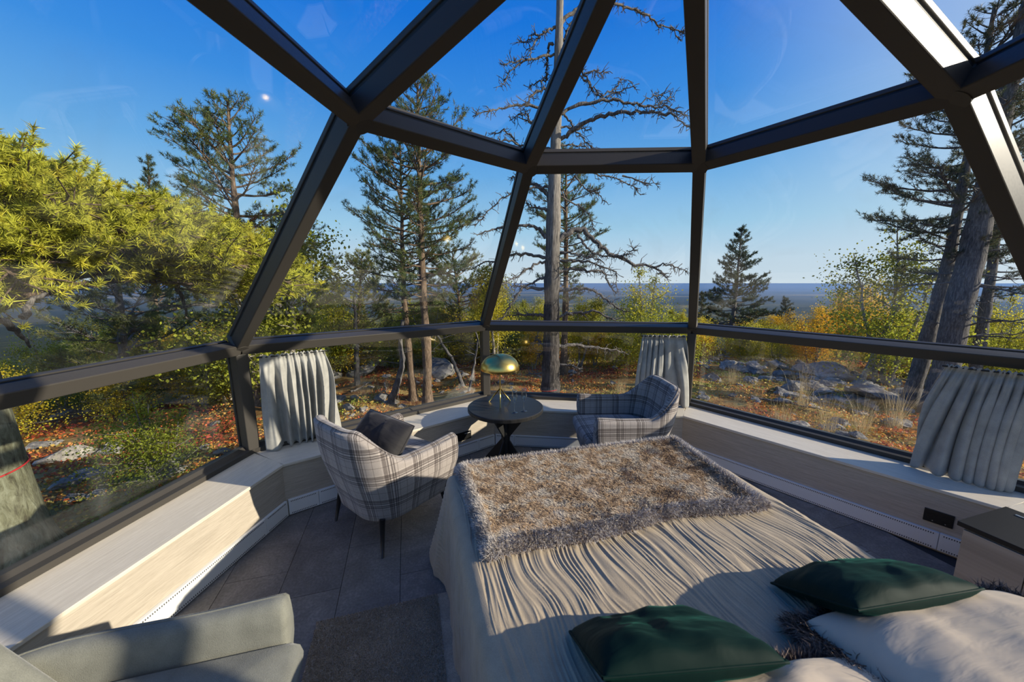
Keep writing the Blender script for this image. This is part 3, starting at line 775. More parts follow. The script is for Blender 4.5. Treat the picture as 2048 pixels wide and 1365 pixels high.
# ------------------------------------------------------------------ armchairs
def smooth(a, b, x): t = np.clip((x-a)/(b-a), 0, 1); return t*t*(3-2*t)
def tub_path(hw, yf, yb, rc, n=61):
    pts = [(hw, yf), (hw, yb+rc)]
    for k in range(1, 10): t = k/10*PI/2; pts.append((hw-rc+rc*math.cos(t), yb+rc-rc*math.sin(t)))
    pts += [(hw-rc, yb), (-(hw-rc), yb)]
    for k in range(1, 10): t = k/10*PI/2; pts.append((-(hw-rc)-rc*math.sin(t), yb+rc-rc*math.cos(t)))
    pts += [(-hw, yb+rc), (-hw, yf)]
    P = np.array(pts); d = np.concatenate([[0], np.cumsum(np.linalg.norm(np.diff(P, axis=0), axis=1))])
    s = np.linspace(0, d[-1], n)
    return np.stack([np.interp(s, d, P[:, 0]), np.interp(s, d, P[:, 1])], 1), s
def armchair(name, loc, rz, mat, label, back=.80, arm=.605, seat=.44, hw=.355, depth=.66, bottom=.19, taper=.82):
    c = empty(name, loc, rz, label=label, cat='armchair')
    P, s = tub_path(hw, depth/2-.03, -depth/2, .24)
    n = len(P); mid = s[-1]/2; tt = np.abs(s-mid)/mid
    ztop = arm+(back-arm)*(1-smooth(.26, .56, tt))+.012*smooth(.75, 1., tt)
    T = np.gradient(P, axis=0); T /= np.linalg.norm(T, axis=1, keepdims=True); Nn = np.stack([-T[:, 1], T[:, 0]], 1)   # outward?
    if (Nn*(P-np.array([0, .05]))).sum() < 0: Nn = -Nn
    backness = (1-smooth(.30, .62, tt))
    th = .075+.0*tt
    rows = []; uvs = []
    prof = [('o', 0.0), ('o', .12), ('o', .3), ('o', .5), ('o', .75), ('o', .93)]
    def outer(f):
        z = bottom+(ztop-bottom)*f; sc_ = taper+(1-taper)*smooth(0, .75, np.full(n, f))
        p = P*sc_[:, None]+Nn*(.018*np.sin(PI*f))
        p[:, 1] -= backness*.075*f**1.3
        return p, z
    for f in (0, .06, .18, .35, .55, .75, .90, .97): rows.append(outer(f))
    po, zo = outer(1.0)
    inn = -Nn
    for a in (25, 60, 90, 120, 155): 
        t = rad(a); rows.append((po+inn*(th/2*(1-math.cos(t)))[:, None], zo-th*.45+th*.45*np.sin(t)+0*zo))
    for f in (.9, .7, .5, .3, .12, 0.):
        z = (seat-.10)+(ztop-th*.5-(seat-.10))*f
        p, _ = outer(1.0); bn = backness*.075*((z-bottom)/(ztop-bottom))**1.3
        q = P.copy(); q[:, 1] -= bn
        rows.append((q+inn*(th+.02*(1-f))[:, None], z))
    m_ = len(rows)
    V = np.stack([np.concatenate([p, np.asarray(z)[:, None]], 1) for p, z in rows])   # m,n,3
    sec = np.concatenate([np.zeros((1, n)), np.cumsum(np.linalg.norm(np.diff(V, axis=0), axis=2), axis=0)])
    UV = np.stack([np.tile(s, (m_, 1)), V[:, :, 2]*1.0+np.where(np.arange(m_) > 9, .3, 0)[:, None]], -1)
    # rounded front ends: two shrunken cap rings
    def ring(kk, dirn):
        R = V[:, kk].copy(); cen = R.mean(0); out = []
        for sc_, push in ((.93, .012), (.72, .02)):
            q = cen+(R-cen)*np.array([sc_, sc_, sc_]); q[:, 1] += push; out.append(q)
        return out
    r0, r1 = ring(0, 1), ring(n-1, 1)
    full = np.concatenate([np.stack(r0[::-1], 1), V, np.stack(r1, 1)], 1); nn = n+4
    UVf = np.concatenate([UV[:, :1]-.03, UV[:, :1]-.015, UV, UV[:, -1:]+.015, UV[:, -1:]+.03], 1)
    i = np.arange(m_-1)[:, None]*nn; k = np.arange(nn-1)[None]
    F = np.stack([i+k, i+k+1, i+k+nn+1, i+k+nn], -1).reshape(-1, 4)
    me = np_mesh('shell', full.reshape(-1, 3), F, True, UVf.reshape(-1, 2))
    bm = bmesh.new(); bm.from_mesh(me); bm.verts.ensure_lookup_table()
    ul = bm.loops.layers.uv.active
    for kk in (0, nn-1):
        f = bm.faces.new([bm.verts[r*nn+kk] for r in range(m_)]); f.smooth = True
        for lp in f.loops: lp[ul].uv = (lp.vert.co.x*.8, lp.vert.co.z)
    f = bm.faces.new([bm.verts[k_] for k_ in range(2, n+2)]); 
    bmesh.ops.recalc_face_normals(bm, faces=bm.faces)
    bm.to_mesh(me); bm.free()
    sh = link('shell', me, MAT[mat], c)
    # piped seam along the rim and down the rear corners
    rim = V[9]+np.array([0, 0, .001]); tv, tf = tube_np(rim, .0035, 6)
    se = link('piping', np_mesh('piping', tv, tf, True, np.stack([np.repeat(s, 6), np.zeros(n*6)], 1)), MAT[mat], sh)
    # seat block and cushion
    Q, _ = tub_path((hw-.085), depth/2+.01, -depth/2+.085, .17, 41)
    Qc = np.concatenate([Q, [[-(hw-.10), depth/2+.045], [0, depth/2+.06], [(hw-.10), depth/2+.045]]])
    def slab(nm, poly, z0, z1, bul, parent):
        k_ = len(poly); cen = poly.mean(0); V = []; UVs = []
        lev = [(.90, z0), (.99, z0+.012), (1., (z0+z1)/2), (.985, z1-.02), (.93, z1-.003), (.6, z1+bul*.7), (.2, z1+bul)]
        for sc_, z in lev:
            for p in poly: 
                q = cen+(p-cen)*sc_; V.append((q[0], q[1], z)); UVs.append((q[0]+.07, q[1]+(z1-z)))
        F = [[r*k_+a, r*k_+(a+1) % k_, (r+1)*k_+(a+1) % k_, (r+1)*k_+a] for r in range(len(lev)-1) for a in range(k_)]
        me = bpy.data.meshes.new(nm); me.from_pydata(V, [], F+[list(range(k_)), list(range((len(lev)-1)*k_, len(lev)*k_))])
        bm = bmesh.new(); bm.from_mesh(me); bmesh.ops.recalc_face_normals(bm, faces=bm.faces); bm.to_mesh(me); bm.free()
        ul = me.uv_layers.new(name='UVMap')
        for l in me.loops: ul.data[l.index].uv = UVs[l.vertex_index]
        me.polygons.foreach_set('use_smooth', [True]*len(me.polygons))
        return link(nm, me, MAT[mat], parent)
    slab('seat_base', Qc*np.array([.93, .90]), bottom+.005, seat-.115, 0, c)
    slab('seat_cushion', Qc, seat-.12, seat-.01, .02, c)
    for sx, sy in ((1, 1), (-1, 1), (1, -1), (-1, -1)):
        x, y = sx*(hw*taper-.045), sy*(depth/2*taper-.06); mb = MB()
        mb.tube([(x+sx*.035, y+sy*.035, 0), (x, y, bottom+.02)], [.010, .019], 12)
        mb.build('leg', MAT['dark_wood'], c, smooth=True)
    return c
armchair('armchair', (-.905, 2.490, 0), math.atan2(.79, .61)-PI/2, 'plaid', 'grey plaid armchair with a dark cushion by the left curtain', .875, .645, .475, .365, .72, .22, .86)
armchair('armchair', (1.02, 3.18, 0), PI/2+.04, 'plaid', 'grey plaid armchair with empty seat turned to the round table', .875, .645, .475, .365, .72, .22, .86)
ga_ = armchair('armchair', (-1.13, .69, 0), rad(-75.5), 'grey_weave', 'plain grey green low armchair with loose back cushion beside the rug', back=.60, arm=.60, seat=.50, hw=.42, depth=.84, taper=.94)
mb = MB(); mb.box((0, 0, 0), (.66, .13, .48)); bc = mb.build('back_cushion', MAT['grey_weave'], ga_, bevel=.045, seg=5, smooth=True); place(bc, (0, -.350, .640), (rad(31.5), 0, 0))
cushion('velvet_cushion', .50, .46, .19, 31, 'grey_velvet', (-.985, 2.43, .60), (rad(50), rad(3), math.atan2(.79, .61)-PI/2+rad(4)), 'charcoal velvet cushion leaning in the plaid armchair by the left curtain')

# ------------------------------------------------------------------ round table, lamp, glasses
tx, ty, tz = -.062, 3.30, .60
tb = empty('round_table', (tx, ty, 0), label='round black side table on a flared crossed base', cat='table')
def loc_build(mb, name, mat, parent, **k):
    return mb.build(name, mat, parent, **k)
mb = MB(); mb.lathe([(.352, 0), (.360, .006), (.360, .034), (.353, .040)], 72); o = mb.build('tabletop', MAT['table_top'], tb, angle=.5); o.location.z = tz-.04
for k_ in range(4):      # four upright fins that narrow to the waist
    mb = MB(); h = tz-.04; w = .012; a = PI/4+k_*PI/2+.3
    prof = [(.012, 0), (.245, 0), (.245, .012), (.045, h*.47), (.045, h*.53), (.235, h-.012), (.235, h), (.012, h)]
    V = [(r, -w/2, z) for r, z in prof]+[(r, w/2, z) for r, z in prof]; n = len(prof)
    mb.add(V, [tuple(range(n)), tuple(range(2*n-1, n-1, -1))]+[(i_, i_+n, (i_+1) % n+n, (i_+1) % n) for i_ in range(n)])
    o = mb.build('base_fin', MAT['black_metal'], tb, bevel=.002); o.rotation_euler.z = a
mb = MB(); mb.lathe([(.034, 0), (.034, tz-.04)], 24); mb.build('column', MAT['black_metal'], tb, angle=.5)
lx, ly = -.115, 3.36
lp = empty('table_lamp', (lx, ly, tz), label='brass mushroom dome lamp on three splayed legs', cat='lamp')
R_, hh = .186, .150
prof = [(R_*math.cos(t), .345+hh*math.sin(t)**.9) for t in np.linspace(0, PI/2-.02, 18)]
prof = [(R_-.003, .343)]+prof
inner = [(max(r-.004, .001), z-.005) for r, z in prof[::-1]]
mb = MB(); n = 64; pr = prof+inner
mb.lathe(pr, n); mb.F = mb.F[:-2]; mb.build('shade', MAT['brass'], lp, smooth=True)
mb = MB(); mb.lathe([(.0065, .10), (.0065, .480)], 16); mb.build('stem', MAT['brass'], lp, angle=.5)
for k_, a in enumerate((rad(-88), rad(40), rad(152))):
    mb = MB(); mb.tube([(0, 0, .155), (.128*math.cos(a), .128*math.sin(a), .004)], [.0062, .0062], 12); mb.build('leg', MAT['brass'], lp, smooth=True)
mb = MB(); mb.lathe([(.002, .33), (.026, .335), (.03, .37), (.02, .40), (.014, .44)], 20); mb.build('bulb', MAT['white_metal'], lp, smooth=True)
mb = MB(); mb.tube([(0, .0, .12), (.03, .12, .02), (.06, .20, .004), (.10, .235, .003)], .003, 8); mb.build('cord', MAT['black_plastic'], lp, smooth=True)
def flute(x, y, label):
    g = empty('champagne_flute', (x, y, tz), label=label, cat='glass', group='champagne flutes on the round table')
    out = [(.0, 0), (.030, .0), (.030, .002), (.012, .006), (.0042, .012), (.0038, .085), (.008, .098), (.019, .118), (.0245, .15), (.0235, .195), (.0215, .215)]
    inn = [(.0205, .215), (.0225, .195), (.0235, .15), (.018, .12), (.006, .103), (.0, .100)]
    mb = MB(); pr = [(max(r, .0004), z) for r, z in out+inn]; mb.lathe(pr, 32); mb.F = mb.F[:-2]+[mb.F[-2], mb.F[-1]]
    mb.F = [f if len(f) == 4 else f for f in mb.F]
    o = mb.build('bowl', MAT['clear_glass'], g, smooth=True)
    bm = bmesh.new(); bm.from_mesh(o.data); bmesh.ops.recalc_face_normals(bm, faces=bm.faces); bm.to_mesh(o.data); bm.free()
q1 = at_z(1029, 826, tz); q2 = at_z(1048, 823, tz)
flute(q1[0], q1[1], 'clear champagne flute next to the brass lamp foot')
flute(q2[0], q2[1], 'clear champagne flute farther from the brass lamp, towards the empty armchair')

# ------------------------------------------------------------------ curtains
def curtain(i, s0t, s1t, s0b, s1b, nfold, seed, label, z0=None, zt=1.205):
    """hangs just inside the window between vertices i and i+1; s = metres from vertex i"""
    j = (i+1) % 8; td = unit(SB[j]-SB[i]); nin = -wall_n(i)[:2]
    nu, nv = nfold*14, 40; z0 = z0 or ZS+.012
    u = np.linspace(0, 1, nu); v = np.linspace(0, 1, nv)
    Uu, Vv = np.meshgrid(u, v)
    e = 1-(1-Vv)**2.4
    sb0 = s0t+(s0b-s0t)*e; sb1 = s1t+(s1b-s1t)*e
    ph = (Uu+.10*np.sin(Uu*5.5+seed)*(.5+.5*Vv))*nfold*2*PI+2.6*vnoise(Uu*nfold*.6, Vv*.9, seed)
    amp = (.012+.040*smooth(.05, .45, Vv))*(.75+.45*vnoise(Uu*nfold*.6, Vv*0, seed+1))
    S = sb0+(sb1-sb0)*Uu+.014*np.cos(ph*1+.5)*smooth(.05, .4, Vv)
    Dp = .060+amp*(np.sin(ph)+.28*np.sin(2*ph+1.1+2*vnoise(Uu*3, Vv*1.5, seed+5)))+.010*vnoise(Uu*nfold*1.3, Vv*3.5, seed+7)*smooth(0, .3, Vv)+.006*np.sin(ph*2.3+1)*(1-Vv)+.02*Vv*np.sin(Uu*4+seed)
    head = np.exp(-((Vv-.055)/.03)**2); Dp = Dp*(1-.35*head)
    Z = zt+(z0-zt)*Vv+.006*np.sin(ph*2)*np.exp(-Vv*25)-.008*np.sin(ph)*Vv
    XY = SB[i]+td*S[..., None]+nin*Dp[..., None]
    V = np.concatenate([XY, Z[..., None]], -1).reshape(-1, 3)
    k0 = np.arange(nv-1)[:, None]*nu; k1 = np.arange(nu-1)[None]
    F = np.stack([k0+k1, k0+k1+1, k0+k1+nu+1, k0+k1+nu], -1).reshape(-1, 4)
    o = link('curtain', np_mesh('curtain', V, F, True), MAT['linen']); setp(o, label, 'curtain')
    md = o.modifiers.new('cloth', 'SOLIDIFY'); md.thickness = .004; md.offset = 0
    # track under the rail
    mb = MB(); a = SB[i]+td*(min(s0t, s1t)-.02)+nin*.055; b = SB[i]+td*(max(s0t, s1t)+.02)+nin*.055
    mb.tube([(a[0], a[1], zt-.012), (b[0], b[1], zt-.012)], .006, 8); mb.build('track', MAT['black_metal'], o)
    return o
LW = float(np.linalg.norm(SB[1]-SB[0]))
def s_px(i, px, py):
    v = ray(px, py); nv = wall_n(i); t = np.dot(v3(SB[i], 0)-nv*.06-CAM, nv)/np.dot(v, nv)
    return float(np.dot((CAM+v*t)[:2]-SB[i], unit(SB[(i+1) % 8]-SB[i])))
curtain(0, s_px(0, 518, 706), s_px(0, 648, 700), s_px(0, 528, 893), s_px(0, 684, 870), 7, 3, 'cream grey linen curtain lit by the sun behind the plaid armchair with cushion')
curtain(1, s_px(1, 1372, 672), s_px(1, 1286, 672), s_px(1, 1376, 806), s_px(1, 1270, 806), 7, 8, 'narrow grey linen curtain in shade behind the empty plaid armchair')
curtain(2, LW-.07, s_px(2, 1893, 733), LW-.10, s_px(2, 1822, 915), 9, 12, 'wide grey linen curtain flaring out above the socket and black topped cabinet')

# ------------------------------------------------------------------ cabinet, sockets, rug
CA = np.array(at_z(1915, 1042, .52)[:2])
cb_ = empty('cabinet', (*CA, 0), label='low grey oak cabinet with a black top against the right wall', cat='cabinet')
def cpoly(a0, a1, b0, b1): return [U*a0+W_*b0, U*a1+W_*b0, U*a1+W_*b1, U*a0+W_*b1]
mb = MB(); mb.prism(cpoly(-.0, .44, -.0, .46), .495, .52); mb.build('top', MAT['cabinet_top'], cb_, bevel=.002)
mb = MB(); mb.prism(cpoly(.02, .43, .02, .45), .05, .495); o = mb.build('body', MAT['cabinet_wood'], cb_, bevel=.002); uvbox(o, np.append(U, 0))
mb = MB(); mb.prism(cpoly(.05, .40, .05, .42), 0, .05); mb.build('plinth', MAT['black_plastic'], cb_)
for k_ in (0, 1):
    mb = MB(); mb.prism(cpoly(.004, .02, .024+k_*.213, .233+k_*.213), .06, .485); o = mb.build('door', MAT['cabinet_wood'], cb_, bevel=.002); uvbox(o, np.append(U, 0))
mb = MB(); mb.prism(cpoly(.36, .372, .06, .36), .52, .524); o = mb.build('metal_strip', MAT['steel'], cb_)
def socket(i, px, py, w, h, n, label, writing=False):
    v = ray(px, py); nv = wall_n(i); t = np.dot(v3(SF[i], 0)-CAM, nv)/np.dot(v, nv); P = CAM+v*t
    td = unit(np.append(SF[(i+1) % 8]-SF[i], 0)); inn = -nv; R = Matrix((td, inn, (0, 0, 1))).transposed()
    s = empty('socket', P, label=label, cat='socket')
    def bx(name, mat, x, z, d, size, par, **k):
        mb = MB(); c = td*x+inn*d+np.array([0, 0, z]); mb.box(c, size, R); return mb.build(name, mat, par, **k)
    pl = bx('plate', MAT['black_plastic'], 0, 0, .005, (w, .010, h), s, bevel=.002)
    for k_ in range(n):
        x = -w/2+(k_+.5)*w/n
        q = Vector(inn).to_track_quat('Z', 'Y').to_matrix().to_4x4(); c = td*x+inn*.010
        mb = MB(); mb.lathe([(.021, -.0005), (.021, .001), (.019, .001), (.0185, -.004), (.001, -.0045)], 24)
        o = mb.build('outlet', MAT['black_plastic'], s, angle=.5); o.data.transform(Matrix.Translation(Vector(c))@q)
        for sx in (-.0095, .0095):
            b = bx('pin_hole', MAT['slot'], x+sx, 0, .0065, (.005, .002, .005), o)
    if writing:
        for k_ in range(7): bx('printed_letter', MAT['white_print'], w/2-.075+k_*.0095, h/2-.02, .0101, (.007, .0006, .006), pl)
    for x in (-w*.18, w*.25): bx('screw', MAT['steel'], x, -h*.33, .0102, (.005, .001, .005), pl)
socket(0, 905, 879, .43, .088, 5, 'long black socket strip on the oak wall behind the round table', True)
socket(2, 1877, 1036, .13, .088, 2, 'short black double socket on the oak wall beside the cabinet')
RG0 = np.array([-1.018, 1.62])
mb = MB(); mb.prism([RG0, RG0+U*1.3, RG0+U*1.3+W_*1.7, RG0+W_*1.7], .001, .013)
rug = mb.build('rug', MAT['rug'], bevel=.004); setp(rug, 'short piled taupe rug partly under the bed', 'rug')
K = 60000; r1 = np.random.RandomState(5); a = r1.rand(K)*.62; b = r1.rand(K)*.75
P = np.concatenate([RG0+U*a[:, None]+W_*b[:, None], np.full((K, 1), .012)], 1)
cc = np.array([.50, .40, .29])*(.7+.6*r1.rand(K))[:, None]*(1+.25*fbm(a*8, b*8, 3, 2))[:, None]
fur_obj('pile', [strands(P, np.tile([0, 0, 1.], (K, 1)), .009, .003, np.tile([.3, -.6, .2], (K, 1)), cc, cc*1.25, r1, .3)], rug)

# ------------------------------------------------------------------ outdoors: trees
def rvec(rs, n): v = rs.normal(0, 1, (n, 3)); return v/np.linalg.norm(v, axis=1, keepdims=True)
def needles_mesh(P, D, C, k, L, w, rs, spread=1.0):
    """k needles per tuft standing round the shoot direction D"""
    n = len(P)*k
    P = np.repeat(P, k, 0); D0 = np.repeat(D, k, 0); C = np.repeat(C, k, 0)
    off = rs.rand(n, 1); P = P+D0*(off-.5)*L*1.1
    d = D0*.75+rvec(rs, n)*spread; d /= np.linalg.norm(d, axis=1, keepdims=True)
    s = np.cross(d, rvec(rs, n)); s /= np.linalg.norm(s, axis=1, keepdims=True)+1e-9
    l = L*(.7+.5*rs.rand(n, 1))
    V = np.stack([P-s*w/2, P+s*w/2, P+d*l], 1).reshape(-1, 3)
    F = np.arange(n*3).reshape(-1, 3)
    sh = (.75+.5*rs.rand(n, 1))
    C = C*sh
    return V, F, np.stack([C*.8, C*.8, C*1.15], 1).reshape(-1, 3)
def wobble(p0, p1, n, amp, rs, sag=0):
    t = np.linspace(0, 1, n)[:, None]
    P = p0+(p1-p0)*t; L = np.linalg.norm(p1-p0)
    j = rs.normal(0, amp*L, (n, 3)); j[0] = 0; j = np.cumsum(j, 0)*.5*(1-.3*t); P = P+j
    P[:, 2] += -sag*L*(t[:, 0]**2)*1.0+sag*L*t[:, 0]*.4
    return P
def interp_path(path, n):
    path = np.asarray(path, float); d = np.concatenate([[0], np.cumsum(np.linalg.norm(np.diff(path, axis=0), axis=1))])
    s = np.linspace(0, d[-1], n); return np.stack([np.interp(s, d, path[:, k]) for k in range(3)], 1)
def pine(name, path, r0, r1, crown, prof, label, seed, nbr=60, tk=18, tl=.075, tw=.009, col0=(.075, .10, .03), bark_='pine_bark', tuftn=16, tilt=(.55, -.25), cat='pine tree', group=None, only=None, lmin=.2):
    """path: world points of the trunk, base first; crown=(start,end) as fractions; prof(f) branch length in metres"""
    rs = np.random.RandomState(seed)
    T = interp_path(path, 26); base = T[0].copy(); T = T-base
    T += np.cumsum(rs.normal(0, .006, T.shape), 0)*np.array([1, 1, 0])
    H = T[-1, 2]
    root = empty(name, base, label=label, cat=cat, group=group)
    rr_ = np.linspace(r0, r1, 26)*(1+.08*rs.normal(0, 1, 26)); rr_[0] *= 1.45; rr_[1] *= 1.12
    V, F = tube_np(T, rr_, 12); link('trunk', np_mesh('trunk', V, F, True), MAT[bark_], root)
    br = []; tp = []; td = []; dead = []
    for b in range(nbr):
        f = (b+rs.rand())/nbr; fr = crown[0]+(crown[1]-crown[0])*f
        x = fr*25; i0 = min(int(x), 24); p0 = T[i0]+(T[i0+1]-T[i0])*(x-i0)
        az = b*2.4+rs.normal(0, .5); L = max(lmin, prof(f)*(.65+.55*rs.rand()))
        if only is not None and rs.rand() < .8: az = only+rs.normal(0, .8)
        el = tilt[1]+(tilt[0]-tilt[1])*f+rs.normal(0, .12)
        d = np.array([math.cos(az)*math.cos(el), math.sin(az)*math.cos(el), math.sin(el)])
        P = wobble(p0, p0+d*L, 7, .025, rs); P[:, 2] += np.linspace(0, 1, 7)**2*L*.26
        rb = .010+.016*L*(r0/.15)**.5
        br.append(tube_np(P, np.linspace(rb, .004, 7), 5))
        nt = max(4, int(tuftn*.8*L/.9))
        for q in range(nt):
            u = .40+.60*(q+rs.rand())/nt
            x2 = u*6; k0 = min(int(x2), 5); c = P[k0]+(P[k0+1]-P[k0])*(x2-k0); dd = unit(P[k0+1]-P[k0])
            sd = unit(np.cross(dd, [0, 0, 1]))*(1 if q % 2 else -1)
            l2 = min(.55, L*(.12+.26*(1-abs(u-.6)))*(.4+.7*rs.rand()))
            tw_ = unit(dd*.75+sd*.7+np.array([0, 0, rs.normal(.30, .35)])); e = c+tw_*l2
            br.append(tube_np(np.array([c, (c+e)/2+rs.normal(0, .02, 3)*l2*3, e]), [rb*.35+.002, .004, .003], 3))
            m_ = 2+int(l2/.16)
            for z in range(m_):
                w = 1-.5*z/m_; tp.append(c+(e-c)*w+rs.normal(0, .02, 3)); td.append(unit(tw_+np.array([0, 0, .45])+rs.normal(0, .3, 3)))
        tp.append(P[-1]); td.append(unit(P[-1]-P[-2]))
    tp.append(T[-1]); td.append(np.array([0, 0, 1.]))
    V, F = join_np(br); o = link('branches', np_mesh('branches', V, F, True), MAT[bark_], root); o['kind'] = 'stuff'
    tp = np.array(tp); td = np.array(td)
    C = np.array(col0)*1.45*(.65+.7*rs.rand(len(tp), 1))+np.array([.09, .05, 0])*(rs.rand(len(tp), 1) < .12)
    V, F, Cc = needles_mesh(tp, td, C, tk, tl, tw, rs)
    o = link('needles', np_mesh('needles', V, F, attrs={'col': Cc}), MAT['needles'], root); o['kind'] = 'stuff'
    return root
def trunk_px(pts, Y, base=None):
    """trunk through picture points (top last) standing at depth Y; the foot is dropped to the ground"""
    P = [at_y(x, y, Y) for x, y in pts]
    d = P[0]-P[1]; p = P[0].copy()
    for _ in range(400):
        if p[2] <= gz(p[0], p[1])-.05: break
        p = p+unit(d)*.03
    return [p]+P

cone = lambda L, e=.9: (lambda f: L*(1-f)**e+.08)
broad = lambda L: (lambda f: L*min(1, 2.2*(1-f)**.75+.06)*(.55+.45*min(1, f*4)))
pine('pine_tree', trunk_px([(492, 560), (470, 390), (455, 200)], 8.5), .15, .02, (.30, 1), broad(1.25), 'tall pine with open tiered crown standing above the near pine bough', 11, 75, 16, .085, .010)
pine('pine_tree', trunk_px([(856, 800), (848, 600), (838, 168)], 8.0), .125, .02, (.36, 1), broad(1.05), 'taller of the twin slender pines seen through the front left panes', 12, 90, 16, .075, .009)
pine('pine_tree', trunk_px([(826, 790), (806, 600), (797, 292)], 8.6), .105, .015, (.34, 1), broad(1.0), 'shorter of the twin slender pines, with pale leaning foot', 13, 75, 16, .075, .009)
pine('pine_tree', trunk_px([(1128, 700), (1132, 560), (1134, 300)], 12.), .14, .02, (.36, 1), broad(1.05), 'slim orange barked pine right behind the big dead tree', 14, 70, 14, .09, .012)
pine('spruce_tree', trunk_px([(1459, 690), (1470, 600), (1483, 460)], 19.), .15, .02, (.22, 1), cone(1.5, .8), 'lone conical spruce against the valley in the front right window', 15, 110, 12, .11, .022, (.035, .055, .028), 'grey_bark', 13, (.5, -.25), 'spruce tree')
pine('pine_tree', trunk_px([(310, 600), (302, 450), (297, 318)], 15.), .15, .02, (.30, 1), cone(1.8, .8), 'narrow dark conifer top peeping over the near pine bough', 16, 70, 13, .11, .017, (.045, .065, .028))
pine('pine_tree', trunk_px([(243, 660), (236, 560), (232, 420)], 9.), .14, .03, (.12, 1), broad(1.5), 'dark trunked pine in shade under the near pine bough', 17, 60, 15, .09, .011, (.085, .10, .03), 'grey_bark')
pine('pine_tree', trunk_px([(562, 660), (566, 560), (572, 440)], 9.5), .12, .02, (.10, 1), broad(1.35), 'bushy pine with low boughs straddling the front left post', 18, 60, 15, .085, .011, (.125, .14, .035))
pine('pine_tree', trunk_px([(712, 690), (718, 600), (724, 508)], 13.), .10, .02, (.10, 1), broad(1.1), 'short rounded pine left of the twin pines', 19, 60, 14, .10, .014, (.15, .155, .04))
pine('pine_tree', trunk_px([(925, 690), (918, 600), (905, 505)], 14.), .10, .02, (.10, 1), broad(1.2), 'short loose pine right of the twin pines', 20, 60, 14, .10, .014, (.13, .14, .04))
pine('spruce_tree', trunk_px([(1572, 660), (1573, 600)], 27.), .10, .02, (.05, 1), cone(1.0, .8), 'small dark spruce among golden birches on the slope', 21, 60, 12, .14, .03, (.03, .045, .024), 'grey_bark', 12, (.5, -.2), 'spruce tree')
pine('spruce_tree', trunk_px([(1402, 655), (1401, 590)], 22.), .09, .02, (.05, 1), cone(.8, .8), 'small thin spruce close to the front right post', 22, 50, 12, .12, .026, (.035, .05, .026), 'grey_bark', 12, (.5, -.2), 'spruce tree')
pine('spruce_tree', trunk_px([(650, 660), (655, 600)], 24.), .09, .02, (.05, 1), cone(1.1, .8), 'distant small spruce in the gap beside the bushy pine', 26, 50, 12, .13, .028, (.045, .06, .03), 'grey_bark', 12, (.5, -.2), 'spruce tree')
pine('pine_tree', trunk_px([(1850, 690), (1886, 560), (1930, 330), (1990, 10)], 8.0), .15, .03, (.36, 1), broad(1.25), 'leaning dark pine nearest the right end of the front right window', 23, 80, 16, .085, .010, (.045, .058, .03), 'grey_bark')
pine('pine_tree', trunk_px([(1965, 650), (1988, 520), (2014, 300), (2050, 120)], 10.5), .16, .03, (.3, 1), broad(1.3), 'shaded pine behind the pale leaning snag', 24, 70, 15, .09, .012, (.045, .058, .03), 'grey_bark')

# the big pine close to the left pane: only its foot and one mass of boughs come into the picture
rs = np.random.RandomState(77)
nb0 = at_z(48, 1010, -.62); nx, ny = -4.56, 2.80
base = np.array([nx, ny, float(gz(nx, ny))-.05])
near = empty('pine_tree', base, label='huge old pine beside the left window with sunlit boughs and red string round its foot', cat='pine tree')
zz = np.array([0, .12, .3, .6, 1.0, 1.6, 2.4, 3.4, 4.6, 6.0])
rr_ = np.array([.52, .44, .385, .345, .32, .295, .275, .25, .22, .18])
tt = np.linspace(0, 2*PI, 40, endpoint=False); Vt = []
for z, r in zip(zz, rr_):
    rz = r*(1+.10*np.sin(tt*5+.6)*math.exp(-z*2.5)+.02*np.sin(tt*11+z*3))
    Vt.append(np.stack([rz*np.cos(tt)-.02*z, rz*np.sin(tt), np.full(40, z)], 1))
Vt = np.concatenate(Vt); i = np.arange(len(zz)-1)[:, None]*40; k = np.arange(40)[None]; k2 = (k+1) % 40
o = link('trunk', np_mesh('trunk', Vt, np.stack([i+k, i+k2, i+k2+40, i+k+40], -1).reshape(-1, 4), True), MAT['near_bark'], near)
zs_ = at_y(50, 948, ny)[2]-base[2]
rS = float(np.interp(zs_, zz, rr_))+.012
mb = MB(); mb.tube([(rS*math.cos(t)-.02*zs_, rS*math.sin(t), zs_+.03*math.cos(t-2.)) for t in np.linspace(0, 2*PI, 41)], .007, 6); o = mb.build('red_string', MAT['red_string'], near, smooth=True)
o['label'] = 'thin red string tied round the trunk'
br, tp, td = [], [], []
targets = []
while len(targets) < 165:
    x, y = rs.uniform(-60, 600), rs.uniform(300, 660)
    top = np.interp(x, [-60, 0, 90, 180, 350, 450, 560, 610], [345, 355, 385, 385, 440, 460, 475, 525]); bot = np.interp(x, [-60, 0, 120, 330, 480, 570, 610], [600, 600, 540, 560, 600, 620, 600])
    if top+12 < y < bot: targets.append((x, y))
